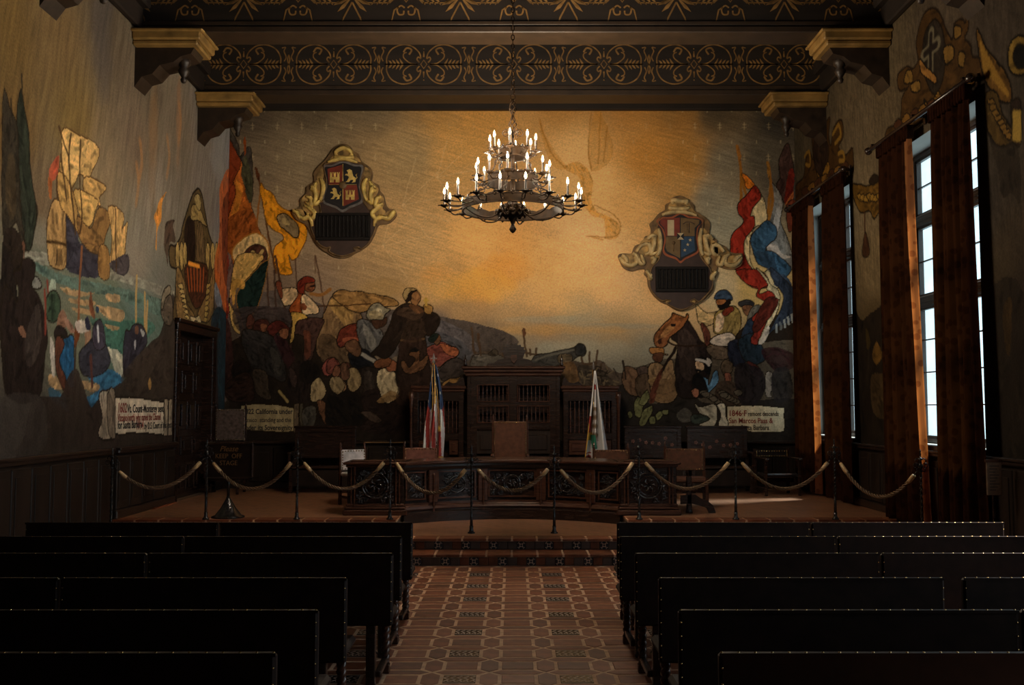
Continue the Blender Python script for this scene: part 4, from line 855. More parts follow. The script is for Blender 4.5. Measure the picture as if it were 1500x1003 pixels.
# windows: deep plaster reveals, dark wooden casements, small panes
for wi, (a, c) in enumerate(WIN):
    r = thing('window_%d' % (wi + 1), None, None, kind='structure')
    XO = HALF + .38
    rv = MB().box(HALF + .004, XO + .04, a - .05, a, WZ0 - .05, WZ1 + .05).box(HALF + .004, XO + .04, c, c + .05, WZ0 - .05, WZ1 + .05).box(HALF + .004, XO + .1, a, c, WZ1 - .001, WZ1 + .05).box(HALF - .03, XO + .1, a - .05, c + .05, WZ0 - .06, WZ0)
    rv.build('window_reveal', M['plaster'], r)
    if wi > 1: continue
    MB().box(HALF - .05, HALF + .08, a - .08, c + .08, WZ0 - .09, WZ0 + .01, .01).build('window_sill', M['wood_h'], r)
    f = MB().box(XO - .05, XO + .05, a, a + .07, WZ0, WZ1, .01).box(XO - .05, XO + .05, c - .07, c, WZ0, WZ1, .01).box(XO - .05, XO + .05, a, c, WZ0, WZ0 + .07, .01).box(XO - .05, XO + .05, a, c, WZ1 - .07, WZ1, .01)
    f.build('window_frame', M['winwood'], r)
    for z in (3.12, 4.20): MB().box(XO - .07, XO + .05, a + .07, c - .07, z, z + .15, .015).box(XO - .085, XO - .05, a + .07, c - .07, z + .05, z + .10, .01).build('transom', M['winwood'], r)
    n = 2; wd = (c - a - .14) / n
    for k in range(1, n): MB().box(XO - .06, XO + .05, a + .07 + k * wd - .045, a + .07 + k * wd + .045, WZ0 + .05, WZ1 - .05, .012).build('mullion', M['winwood'], r)
    for (z0, z1, nr) in ((WZ0 + .07, 3.12, 4), (3.27, 4.20, 2), (4.35, WZ1 - .07, 2)):
        for k in range(n):
            y0 = a + .07 + k * wd + (.045 if k else 0); y1 = a + .07 + (k + 1) * wd - (.045 if k < n - 1 else 0)
            cs = MB().box(XO - .03, XO + .02, y0, y0 + .03, z0, z1).box(XO - .03, XO + .02, y1 - .03, y1, z0, z1).box(XO - .03, XO + .02, y0, y1, z0, z0 + .03).box(XO - .03, XO + .02, y0, y1, z1 - .03, z1)
            ym = (y0 + y1) / 2; cs.box(XO - .02, XO + .01, ym - .009, ym + .009, z0, z1)
            for q in range(1, nr): z = z0 + (z1 - z0) * q / nr; cs.box(XO - .02, XO + .01, y0, y1, z - .009, z + .009)
            cs = cs.build('casement', M['winwood'], r)
            for q in range(nr):
                for (p0, p1) in ((y0 + .025, ym - .006), (ym + .006, y1 - .025)):
                    MB().box(XO - .008, XO - .004, p0, p1, z0 + (z1 - z0) * q / nr + .012, z0 + (z1 - z0) * (q + 1) / nr - .012).build('pane', M['glass'], cs)
    # folded louvred shutter against the outer wall
    sh = MB().box(XO + .05, XO + .115, c + .28, c + .31, WZ0, WZ1)
    for q in range(60): sh.box(XO + .06, XO + .105, c + .268, c + .28, WZ0 + .06 + q * .0615, WZ0 + .10 + q * .0615)
    sh.build('outer_shutter', M['teal'], r, label='teal louvred outer shutter folded beside the panes')

# left door: dark leaf of tall carved panels in a moulded frame
d = thing('door_1', None, None, kind='structure'); DX = -HALF
fr = MB().box(DX - .2, DX + .04, 14.93, 15.07, ZD, 3.09, .012).box(DX - .2, DX + .04, 16.73, 16.9, ZD, 3.09, .012).box(DX - .2, DX + .05, 14.93, 16.9, 2.98, 3.12, .012).box(DX - .02, DX + .09, 14.9, 16.93, 3.10, 3.16, .012)
for q in range(3): fr.box(DX + .03, DX + .055, 14.95 + q * .035, 14.967 + q * .035, ZD, 3.0).box(DX + .03, DX + .055, 16.75 + q * .045, 16.775 + q * .045, ZD, 3.0)
fr.build('door_frame', M['wood'], d); lf = MB().box(DX - .20, DX - .14, 15.07, 16.73, ZD, 2.98).build('door_leaf', M['wood'], d)
yw = (16.73 - 15.07) / 4
for j, (z0, z1) in enumerate(((.45, .98), (1.02, 1.38), (1.42, 1.95), (2.0, 2.42), (2.46, 2.92))):
    nn = 4 if j % 2 == 0 else 3; yy = 1.62 / nn
    for k in range(nn):
        a = 15.09 + k * yy + .03; MB().box(DX - .14, DX - .11, a, a + yy - .06, z0 + .03, z1 - .03, .012).box(DX - .11, DX - .085, a + .07, a + yy - .13, z0 + .09, z1 - .09, .01).build('door_panel', M['wood'], lf)
struct(MB().box(-HALF + .0, -HALF + .10, 14.0, 14.9, ZD, ZD + .02).build('baseboard_left', M['terra3']))  # low pale strip standing in for a highlight on the floor

# ceiling beams across the room with stencilled fronts
def motif(D, z0, z1, kind):
    """One repeat of the gold stencil, built as thin proud ribbons."""
    cz = (z0 + z1) / 2; h = (z1 - z0) / 2; b = MB(); fn = lambda u, v: (u, D - .003, cz + v); w = .022
    def mir(pts, ww=w):
        for sx in (1, -1):
            for sz in (1, -1): b.strip([(sx * x, sz * z) for x, z in pts], ww, fn)
    if kind == 0:
        b.strip([(-.05, 0), (0, .07), (.05, 0), (0, -.07)], .018, fn, True)
        mir(catmull([(.07, .03), (.11, .08), (.09, .12), (.05, .10), (.08, .20), (.20, h * .93), (.36, h), (.52, h * .78), (.60, .12), (.60, 0)]))
        mir(catmull([(.12, .0), (.22, .02), (.32, .10), (.33, .17), (.28, .20)]), .02)
        for q in range(4):
            x = .34 + q * .06; mir([(x, 0), (x + .03, .045), (x + .055, .10 - q * .012)], [.03, .03, .004])
        mir([(.10, 0), (.35, 0), (.63, 0)], .02)
        mir(catmull([(.24, .16), (.20, .24), (.28, .27), (.33, .2)]), .03)
        mir(catmull([(.66, .05), (.69, .12), (.655, .22), (.68, .28), (.62, .27)]), .02)
        for s in (1, -1): b.strip(catmull([(s * .733, 0), (s * .715, .08), (s * .733, .16)]), .02, fn); b.strip(catmull([(s * .733, 0), (s * .715, -.08), (s * .733, -.16)]), .02, fn)
        for s in (1, -1): b.strip([(0, s * .12), (0, s * .22)], [.03, .01], fn); b.ball(0, D, cz + s * .26, .012)
    else:
        b.strip([(-.05, .02), (0, .09), (.05, .02), (0, -.05)], .018, fn, True)
        for sx in (1, -1):
            b.strip([(sx * x, z) for x, z in catmull([(.02, -.13), (.07, -.10), (.12, -.15), (.10, -.22), (.04, -.22), (.03, -.17)])], .022, fn)
            b.strip([(sx * x, z) for x, z in [(.10, -.12), (.16, -.16), (.20, -h * .93), (.60, -h * .93), (.62, -h * .75), (.733, -.05)]], .022, fn)
            b.strip([(sx * x, z) for x, z in [(.14, .02), (.22, -.06), (.52, -.06), (.60, -.02), (.733, .10)]], .018, fn)
            for q in range(5):
                a = -.75 + q * .37; b.strip([(sx * (.733 - .05 * math.cos(a)), .02 + .05 * math.sin(a)), (sx * (.733 - .17 * math.cos(a)), .02 + .2 * math.sin(a)), (sx * (.733 - .27 * math.cos(a)), .02 + .3 * math.sin(a))], [.02, .05, .004], fn)
            for q in range(4):
                x = .2 + q * .07; b.strip([(sx * x, .0), (sx * (x + .06), .09)], [.04, .006], fn); b.strip([(sx * x, .0), (sx * (x + .06), -.09)], [.04, .006], fn)
            b.strip([(sx * x, z) for x, z in catmull([(.1, .1), (.2, .2), (.35, .25), (.5, .3)])], .02, fn); b.strip(catmull([(sx * .12, h * .9), (sx * .3, h * .6), (sx * .55, h * .9)]), .02, fn)
    return b
beams = []
for bi, (D, kind) in enumerate(((15.78, 0), (13.10, 1), (10.42, 1), (7.74, 0), (5.06, 1))):
    bm = struct(MB().box(-HALF, HALF, D, D + .42, 6.88, 8.25, .01).build('trim_%d' % (5 + bi), M['beam']))
    MB().box(-HALF, HALF, D - .03, D + .44, 6.86, 6.95, .012).box(-HALF, HALF, D - .05, D, 7.76, 7.84, .012).box(-HALF, HALF, D - .02, D, 6.97, 7.02, .006).build('border_moulding', M['beam_edge'], bm)
    for k in range(-3, 4):
        o = motif(D, 7.05 if kind == 0 else 6.98, 7.70, kind).build('stencil_motif', M['stencil'], bm); o.location.x = .03 + k * 1.466 + (0 if kind == 0 else 0.0)
    beams.append(bm)
for k in range(-4, 5): struct(MB().box(k * 1.2 - .1, k * 1.2 + .1, -3.4, DB, 7.95, 8.24, .01).build('trim_%d' % (14 + k), M['ceil']))
for s, n in ((-1, 'trim_20'), (1, 'trim_21')):
    MB_ = MB().box(s * HALF, s * (HALF - .10), -3.4, DB, 6.92, 7.25, .02).box(s * HALF, s * (HALF - .2), -3.4, DB, 7.2, 7.4, .02); struct(MB_.build(n, M['ceil']))
struct(MB().box(-HALF, HALF, DB - .12, DB, 7.15, 7.5, .02).build('trim_22', M['ceil']))
POS = {15.78: 'nearest the back wall', 13.1: 'second from the back wall', 10.42: 'third from the back wall'}
for D in POS:
    for s in (-1, 1):
        t = thing('ceiling_corbel', 'gilded corbel on the %s wall under the beam %s' % ('left' if s < 0 else 'right', POS[D]), 'corbel', (s * HALF, D + .2, 6.6), 0, 'corbels under the beams')
        k = -s
        MB().box(0, k * .92, -.34, .34, .13, .26, .02).box(0, k * .88, -.31, .31, .06, .13, .02).box(0, k * .96, -.38, .38, .23, .27, .012).build('bolster', M['corbel'], t)
        p = [(0, .06), (.80, .06), (.76, -.02), (.62, -.06), (.52, -.14), (.34, -.18), (.24, -.30), (.10, -.34), (0, -.48)]
        MB().prism([(k * a, z) for a, z in p], -.2, .2).build('bracket', M['corbel_dark'], t)
        MB().lathe(k * .60, 0, -.34, [(.005, -.03), (.03, -.02), (.045, .02), (.03, .05), (.06, .10), (.08, .14), (.05, .19), (.09, .24), (.09, .32)], 12).build('pendant_drop', M['corbel_dark'], t)
# ---------------------------------------------------------------- benches
def make_bench():
    L = 1.57; t = thing('bench', '', 'bench', (0, 0, 0))
    H = .866
    MB().at(0, 0, 0, rx=0).box(0, L, -.02, .025, .406, H, .012).build('back_panel', M['leather_blk'], t)
    MB().box(.02, L - .02, .03, .47, .40, .455, .02).build('seat', M['leather_blk'], t)
    st = MB(); 
    k = int(L / .064)
    for i in range(k + 1):
        x = .012 + (L - .024) * i / k; st.lathe(x, -.005, H - .002, [(.0065, 0), (.005, .004), (.001, .0065)], 6)
    for s in (.010, L - .010):
        for i in range(7): st.lathe(s, -.021, .44 + i * .062, [(.0055, 0), (.004, -.003), (.001, -.005)], 6, 'y')
    o = st.build('brass_studs', M['brass'], t); o['kind'] = 'stuff'; o['label'] = 'row of brass nail heads along the bench edge'
    MB().box(.0, L, -.024, -.018, H - .012, H + .002).build('edge_band', M['leather_blk'], t)
    for x in (.14, L - .14): MB().box(x - .03, x + .03, -.01, .045, 0, .42, .006).build('leg', M['wood'], t)
    for x in (.10, L - .10):
        b = MB(); b.box(x - .032, x + .032, .40, .46, .33, .40, .006).box(x - .032, x + .032, .40, .46, 0, .06, .006)
        for q in range(2): b.tube([(x + .014 * math.cos(a), .43 + .014 * math.sin(a), .06 + .27 * i / 22) for i in range(23) for a in [q * PI + i * .85]], .019, 6)
        b.build('leg', M['wood_red'], t, label='spiral turned front leg')
        MB().box(x - .02, x + .02, .04, .42, .07, .11, .006).build('stretcher', M['wood'], t)
    for x in (.14, L - .14):
        b = MB(); b.tube([(x, .06 + p[0], .2 + p[1]) for p in spiral(.1, .0, .05, .015, 0, 1.5, 14)], .006, 5); b.tube([(x, .05, .39), (x, .12, .33), (x, .2, .2), (x, .33, .15)], .006, 5)
        b.build('iron_brace', M['iron'], t)
    return t
bench0 = make_bench(); first = [True]
ordn = ['front', 'second', 'third', 'fourth', 'fifth', 'sixth']
DS = [8.16, 7.28, 6.45, 5.53, 4.66, 3.86]
LX = [-.81, -.80, -.765, -.908, -.895, -.90]; RX = [.855, .78, .79, .806, .77, .79]
for i, D in enumerate(DS):
    for side in (-1, 1):
        for k in range(2):
            x = (LX[i] - 1.57 - k * 1.585) if side < 0 else (RX[i] + k * 1.585 + (.09 if (i == 3 and k) else 0))
            if side > 0 and i == 3 and k == 0: pass
            lab = 'dark studded bench, %s row, %s of the aisle, %s' % (ordn[i], 'left' if side < 0 else 'right', 'beside the aisle' if k == 0 else 'nearer the wall')
            if first[0]: o = bench0; first[0] = False; o.location = (x, D, 0); o['label'] = lab; o['group'] = 'benches facing the stage'
            else: dup(bench0, (x, D, 0), None, lab, 'benches facing the stage')

# ---------------------------------------------------------------- rope barrier
def make_post(h):
    t = thing('rope_stanchion', '', 'stanchion')
    s = h / 1.05; b = MB()
    for q in range(2): b.tube([(.008 * math.cos(a), .008 * math.sin(a), .30 * s + .52 * s * i / 40) for i in range(41) for a in [q * PI + i * .8]], .010, 5)
    b.lathe(0, 0, .08, [(.020, 0), (.017, .1), (.014, .23 * s)], 8); b.build('shaft', M['iron'], t)
    MB().lathe(0, 0, 0, [(.045, 0), (.045, .012), (.030, .02), (.022, .05), (.024, .09)], 10).build('foot', M['iron'], t)
    z = .82 * s
    MB().lathe(0, 0, z, [(.013, 0), (.026, .02), (.03, .04), (.018, .06), (.014, .10), (.03, .11), (.028, .125), (.012, .13), (.008, .16), (.012, .175), (.006, .19), (.010, .205), (.002, .235)], 8).build('finial', M['iron'], t)
    for sx in (-1, 1):
        b = MB(); b.tube([(sx * (.012 + p[0]), 0, z + .04 + p[1]) for p in spiral(.045, 0, .035, .012, PI, -1.4, 14)], .0055, 5)
        b.tube([(sx * .012, 0, z + .115), (sx * .04, 0, z + .125), (sx * .062, 0, z + .105), (sx * .058, 0, z + .085)], .006, 5)
        b.tube([(sx * .01, 0, z - .02), (sx * .045, -.01, z - .03), (sx * .05, -.01, z + .0), (sx * .03, -.01, z + .01)], .006, 5)
        b.build('scroll_hook', M['iron'], t)
    return t
pA = make_post(1.02); pB = make_post(1.09); pC = make_post(1.385)
posts = [(-4.93, 12.28, 0, 2), (-3.905, 12.74, ZD, 0), (-2.745, 12.74, ZD, 0), (-1.558, 12.74, ZD, 0), (-.500, 12.30, ZP, 1), (.520, 12.30, ZP, 1), (1.622, 12.74, ZD, 0), (2.855, 12.74, ZD, 0), (4.125, 12.74, ZD, 0), (4.80, 11.70, 0, 2)]
plab = ['against the left wall, the leftmost', 'beside the small standing sign', 'second to the right of the small standing sign', 'in front of the left block of the desk', 'on the middle steps, the left one of two', 'on the middle steps, the right one of two',
        'in front of the right block of the desk', 'right of the desk in front of the leather armchair', 'before the far curtained window', 'against the right wall, the rightmost']
used = {0: 0, 1: 0, 2: 0}
for (x, y, z, k), lb in zip(posts, plab):
    src = (pA, pB, pC)[k]; L = 'twisted wrought iron rope stanchion ' + lb
    z2 = z
    if used[k] == 0: src.location = (x, y, z2); src['label'] = L; src['group'] = 'stanchions of the rope barrier'; used[k] = 1
    else: dup(src, (x, y, z2), None, L, 'stanchions of the rope barrier')
def hook(i, sx):
    x, y, z, k = posts[i]; s = (1.02, 1.09, 1.385)[k] / 1.05; return Vector((x + sx * .048, y, z + .82 * s - .03))
rl = ['leftmost, starting at the left wall', 'passing before the small standing sign', 'ending before the left end of the desk', 'just left of the two posts on the steps', 'between the two posts on the steps',
      'just right of the two posts on the steps', 'starting before the right end of the desk', 'passing before the low dark armchair', 'rightmost, running to the curtained wall']
for i in range(9):
    a, c = hook(i, 1), hook(i + 1, -1); sag = .36 if i not in (4,) else .36
    span = (c - a).length; sag = .30 + .08 * (span > 1.05)
    def cen(u): p = a.lerp(c, u); p.z -= sag * 4 * u * (1 - u) * (1 if 1 else 0); return p
    t = thing('barrier_rope', 'thick twisted gold rope of the barrier, ' + rl[i], 'rope', tuple(a), 0, 'ropes of the barrier', world=True)
    n = 90; b = MB()
    for q in range(3):
        pts = []
        for j in range(n + 1):
            u = .09 + .82 * j / n; p = cen(u); tg = (cen(u + .01) - cen(u - .01)).normalized(); s1 = tg.cross(Vector((0, 1, 0))).normalized(); s2 = tg.cross(s1)
            an = q * 2 * PI / 3 + j * .50; pts.append(p + s1 * (.0150 * math.cos(an)) + s2 * (.0150 * math.sin(an)))
        b.tube(pts, .0105, 6)
    b.build('strands', M['rope'], t)
    for u0, u1 in ((.03, .12), (.88, .97)):
        MB().tube([cen(u0), cen(u0 + .004), cen((u0 + u1) / 2), cen(u1 - .004), cen(u1)], [.010, .020, .026, .026, .018], 9).build('rope_binding', M['ferrule'], t)
    for u0, u1 in ((0, .035), (.965, 1)): MB().tube([cen(u0), cen((u0 + u1) / 2), cen(u1)], .006, 6).build('end_hook', M['iron'], t)

# ---------------------------------------------------------------- curved bench desk
dk = thing('court_desk', 'long concave carved dark wood desk standing across the stage', 'desk', (0, 13.6, ZP), world=True)
XC = 1.43
def arc(x, off=0.0): u = x / XC; return 13.96 - .62 * u * u + off
def swept(name, m, prof, x0=-XC, x1=XC, n=36, par=dk):
    """prof: (offset towards the room, height) outline swept along the concave front"""
    b = MB(); k = len(prof); vs = []
    for i in range(n + 1):
        x = x0 + (x1 - x0) * i / n
        for o, z in prof: vs.append((x, arc(x) - o, z))
    fs = [(i * k + j, i * k + (j + 1) % k, (i + 1) * k + (j + 1) % k, (i + 1) * k + j) for i in range(n) for j in range(k)] + [tuple(range(k)), tuple(range(n * k, n * k + k))[::-1]]
    b.add(vs, fs); return b.build(name, m, par)
swept('plinth', M['wood'], [(.10, ZP), (.10, ZP + .13), (.06, ZP + .15), (.06, ZP + .17), (-.1, ZP + .17), (-.1, ZP)])
swept('base_moulding', M['wood_red'], [(.06, ZP + .16), (.075, ZP + .18), (.06, ZP + .21), (.03, ZP + .23), (.03, ZP + .26), (-.05, ZP + .26), (-.05, ZP + .16)])
swept('front_board', M['wood'], [(.0, ZP + .2), (.0, 1.03), (-.06, 1.03), (-.06, ZP + .2)])
swept('frieze', M['wood_h'], [(.03, .96), (.05, 1.0), (.05, 1.03), (-.05, 1.03), (-.05, .96)])
swept('desktop', M['wood_red'], [(.09, 1.035), (.10, 1.05), (.10, 1.065), (.085, 1.08), (-.75, 1.08), (-.75, 1.035)])
def carving(b, fn, w, h, seed, medal=True):
    r = random.Random(seed); T = lambda pts, rad: b.tube([fn(p[0], p[1], (rad if not isinstance(rad, list) else rad[0]) * 1.1) for p in pts], rad, 5)
    if medal:
        R = min(w, h) * .34
        T(spiral(0, 0, R, R, 0, 1, 26), .013); T(spiral(0, 0, R * .78, R * .78, 0, 1, 22), .007)
        for k in range(22):
            a = k * 2 * PI / 22; T([(R * .88 * math.cos(a), R * .88 * math.sin(a)), (R * .95 * math.cos(a + .05), R * .95 * math.sin(a + .05))], .010)
        for k in range(6): a = k * PI / 3; T([(R * .1 * math.cos(a), R * .1 * math.sin(a)), (R * .4 * math.cos(a + .3), R * .4 * math.sin(a + .3)), (R * .6 * math.cos(a - .2), R * .6 * math.sin(a - .2))], [.014, .018, .004])
    cs = []
    for k in range(60):
        x, z = r.uniform(-w / 2 + .03, w / 2 - .03), r.uniform(-h / 2 + .03, h / 2 - .03)
        if medal and math.hypot(x, z) < min(w, h) * .38: continue
        if any(math.hypot(x - a, z - c) < .055 for a, c in cs): continue
        cs.append((x, z)); s = r.choice((-1, 1)); a0 = r.uniform(0, 6)
        T(spiral(x, z, .034, .008, a0, s * 1.3, 12), .0095)
        for q in range(3):
            a = a0 + q * 2.1; T([(x + .02 * math.cos(a), z + .02 * math.sin(a)), (x + .038 * math.cos(a + .4), z + .038 * math.sin(a + .4)), (x + .05 * math.cos(a + .2), z + .05 * math.sin(a + .2))], [.008, .015, .003])
def deskpanel(xa, xb, seed, medal, z0=ZP + .30, z1=.94):
    xm = (xa + xb) / 2; w = xb - xa; h = z1 - z0; zm = (z0 + z1) / 2
    fn = lambda u, v, d: (xm + u, arc(xm + u) - .008 - d, zm + v)
    f = MB(); 
    for (u0, u1, v0, v1) in ((-w / 2, w / 2, h / 2 - .02, h / 2), (-w / 2, w / 2, -h / 2, -h / 2 + .02), (-w / 2, -w / 2 + .02, -h / 2, h / 2), (w / 2 - .02, w / 2, -h / 2, h / 2)):
        m = max(2, int((u1 - u0) / .05)); vs = []
        for i in range(m + 1):
            u = u0 + (u1 - u0) * i / m; vs += [fn(u, v0, .03), fn(u, v1, .03), fn(u, v1, -.01), fn(u, v0, -.01)]
        f.add(vs, [(4 * i + j, 4 * i + (j + 1) % 4, 4 * i + 4 + (j + 1) % 4, 4 * i + 4 + j) for i in range(m) for j in range(4)] + [(0, 1, 2, 3), (4 * m + 3, 4 * m + 2, 4 * m + 1, 4 * m)])
    fr = f.build('panel_frame', M['wood_red'], dk)
    c = MB(); carving(c, fn, w - .05, h - .05, seed, medal); o = c.build('carved_panel', M['wood_black'], dk, label='carved foliage panel in glossy black wood')
for s in (-1, 1):
    for xa, xb, sd, md in ((1.165, 1.42, 3, False), (.50, 1.02, 4, True)): deskpanel(min(s * xa, s * xb), max(s * xa, s * xb), sd + (s > 0) * 7, md)
    for xp in (1.09, .41):
        x = s * xp; a = math.atan(-1.24 * x / XC / XC)
        b = MB().at(x, arc(x), 0, rz=a); b.box(-.07, .07, -.045, 0, ZP + .25, .96, .008).lathe(0, -.05, .36, [(.014, 0), (.018, .04), (.018, .50), (.024, .52), (.014, .56)], 8); b.at(); b.build('pilaster', M['wood_red'], dk)
deskpanel(-.33, .33, 9, True)
for s in (-1, 1):
    xa, xb = sorted((s * 1.44, s * 2.19)); y0, y1 = 13.25, 13.95
    bl = MB().box(xa, xb, y0, y1, ZD + .12, 1.02, .01).build('desk_block', M['wood'], dk)
    MB().box(xa - .05, xb + .05, y0 - .06, y1, ZD, ZD + .07, .012).box(xa - .03, xb + .03, y0 - .04, y1, ZD + .07, ZD + .11, .015).box(xa - .01, xb + .01, y0 - .02, y1, ZD + .11, ZD + .15, .01).build('block_plinth', M['wood_red'], dk)
    MB().box(xa - .05, xb + .05, y0 - .07, y1, 1.045, 1.08, .012).box(xa - .02, xb + .02, y0 - .03, y1, 1.01, 1.045, .012).build('block_top', M['wood_red'], dk)
    xm = (xa + xb) / 2; w, h = .56, .56; zm = .77
    f = MB()
    for g_, d_ in ((0, .018), (.045, .03)):
        W2, H2 = w / 2 + .05 - g_, h / 2 + .05 - g_
        f.box(xm - W2, xm + W2, y0 - d_, y0, zm + H2 - .022, zm + H2, .005).box(xm - W2, xm + W2, y0 - d_, y0, zm - H2, zm - H2 + .022, .005).box(xm - W2, xm - W2 + .022, y0 - d_, y0, zm - H2, zm + H2, .005).box(xm + W2 - .022, xm + W2, y0 - d_, y0, zm - H2, zm + H2, .005)
    f.build('panel_frame', M['wood_red'], dk)
    c = MB(); carving(c, lambda u, v, d: (xm + u, y0 - .006 - d, zm + v), w - .06, h - .06, 21 + s, True); c.build('carved_panel', M['wood_black'], dk, label='carved medallion panel in glossy black wood')

# ---------------------------------------------------------------- carved screen behind the judge's chair
sc = thing('carved_screen', 'tall dark carved screen with spindle openings and crested cornice against the back wall', 'screen', (0, 16.95, ZD), world=True)
def spindle(x, y, z0, z1, r=.013):
    h = z1 - z0; pr = [(r * .7, 0), (r, .05 * h), (r * .5, .12 * h), (r * 1.0, .3 * h), (r * .55, .42 * h), (r * 1.15, .5 * h), (r * .55, .58 * h), (r * 1.0, .7 * h), (r * .5, .88 * h), (r, .95 * h), (r * .7, h)]
    return MB().lathe(x, y, z0, pr, 7)
Y0 = 16.95
MB().box(-.77, .82, Y0 + .35, Y0 + .4, ZD, 2.40).box(-.77, -.70, Y0, Y0 + .4, ZD, 2.4, .008).box(.75, .82, Y0, Y0 + .4, ZD, 2.4, .008).box(-.05, .09, Y0 - .005, Y0 + .06, ZD, 2.4, .008).box(-.70, .75, Y0, Y0 + .05, 2.2, 2.4).box(-.7, .75, Y0, Y0 + .05, 1.44, 1.54).box(-.7, .75, Y0 + .0, Y0 + .05, ZD, .55).box(-.7, -.6, Y0 + .003, Y0 + .05, .5, 2.3).box(.65, .75, Y0 + .003, Y0 + .05, .5, 2.3).box(-.7, .75, Y0, Y0 + .05, 1.84, 1.90).build('frame', M['wood'], sc)
MB().box(-.83, .88, Y0 - .06, Y0 + .42, 2.40, 2.46, .015).box(-.86, .91, Y0 - .10, Y0 + .42, 2.46, 2.51, .012).box(-.80, .85, Y0 - .03, Y0 + .42, 2.34, 2.40, .015).build('cornice', M['wood_red'], sc)
for (xa, xb) in ((-.60, -.05), (.09, .65)):
    for z0, z1 in ((1.54, 1.84), (1.90, 2.20)):
        n = 8
        for k in range(n): spindle(xa + (k + .5) * (xb - xa) / n, Y0 + .03, z0, z1).build('spindle', M['wood_red'], sc)
        MB().box(xa, xb, Y0 - .012, Y0, z1 - .018, z1, .004).box(xa, xb, Y0 - .012, Y0, z0, z0 + .018, .004).box(xa, xa + .018, Y0 - .012, Y0, z0, z1, .004).box(xb - .018, xb, Y0 - .012, Y0, z0, z1, .004).build('opening_moulding', M['wood_red'], sc)
    for z0, z1 in ((.58, .98), (1.02, 1.40)): MB().box(xa, xb, Y0 + .01, Y0 + .03, z0, z1).box(xa + .05, xb - .05, Y0 - .01, Y0 + .02, z0 + .06, z1 - .06, .012).build('lower_panel', M['wood_h'], sc)
cr = [(x * 1.12, z * 1.12) for x, z in [(-.42, 0), (-.40, .04), (-.30, .05), (-.24, .10), (-.14, .12)] + [(.17 * math.cos(a) * (1 + .18 * (k % 2)), .20 + .13 * math.sin(a) * (1 + .2 * (k % 2))) for k, a in enumerate(np.linspace(PI * .98, .02 * PI, 17))] + [(.14, .12), (.24, .10), (.30, .05), (.40, .04), (.42, 0)]]
MB().prism([(x + .03, 2.51 + z) for x, z in cr], Y0 - .02, Y0 + .04).build('crest', M['wood'], sc)
MB().prism([(.03 + x, 2.60 + z) for x, z in ((-.05, .10), (.05, .10), (.055, .02), (0, -.05), (-.055, .02))], Y0 - .05, Y0 - .02).build('crest_shield', M['wood_red'], sc)
for x in (-.8, .85): MB().lathe(x, Y0, 2.51, [(.02, 0), (.035, .03), (.015, .06), (.03, .10), (.012, .14), (.004, .2)], 8).build('finial', M['wood'], sc)
for s, x0, x1 in ((-1, -1.70, -.83), (1, .88, 1.80)):
    Yw = Y0 + .1
    MB().box(x0, x1, Yw + .28, Yw + .32, ZD, 2.1).box(x0, x1, Yw, Yw + .05, 1.92, 2.12).box(x0, x1, Yw, Yw + .05, 1.26, 1.36).box(x0, x1, Yw, Yw + .05, ZD, .55).box(x0, x0 + .09, Yw - .004, Yw + .3, ZD, 2.1, .008).box(x1 - .09, x1, Yw - .004, Yw + .3, ZD, 2.1, .008).box((x0 + x1) / 2 - .02 + (.12 if s > 0 else 0), (x0 + x1) / 2 + .05 + (.12 if s > 0 else 0), Yw - .01, Yw + .05, .5, 1.3, .006).build('wing_frame', M['wood'], sc)
    MB().box(x0 - .05, x1 + .05, Yw - .05, Yw + .34, 2.12, 2.18, .015).box(x0 - .02, x1 + .02, Yw - .02, Yw + .3, 2.07, 2.12, .012).build('wing_cornice', M['wood_red'], sc)
    n = 10
    for k in range(n): spindle(x0 + .09 + (k + .5) * (x1 - x0 - .18) / n, Yw + .03, 1.36, 1.92, .014).build('spindle', M['wood_red'], sc)
    for a, c in ((x0 + .1, (x0 + x1) / 2 - .03), ((x0 + x1) / 2 + .19, x1 - .1)):
        for z0, z1 in ((.60, .95), (1.0, 1.24)): MB().box(a, c, Yw + .01, Yw + .03, z0, z1).box(a + .04, c - .04, Yw - .01, Yw + .02, z0 + .05, z1 - .05, .01).build('lower_panel', M['wood_red'], sc)
    sx = x1 + .03 if s > 0 else x0 - .03
    MB().lathe(sx, Yw - .02, ZD, [(.04, 0), (.04, .1), (.028, .14), (.026, 1.4), (.036, 1.44), (.03, 1.5), (.045, 1.6), (.045, 1.69)], 10).build('turned_column', M['wood_red'], sc)
    q = [(0, 0), (.03, .16), (.07, .12), (.12, .06), (.2, .04), (.28, .07), (.33, .03), (.36, 0)]
    xs = .86 if s > 0 else -.81
    MB().prism([(xs + s * a, 2.18 + z) for a, z in q], Y0 + .08, Y0 + .14).build('side_scroll', M['wood'], sc)

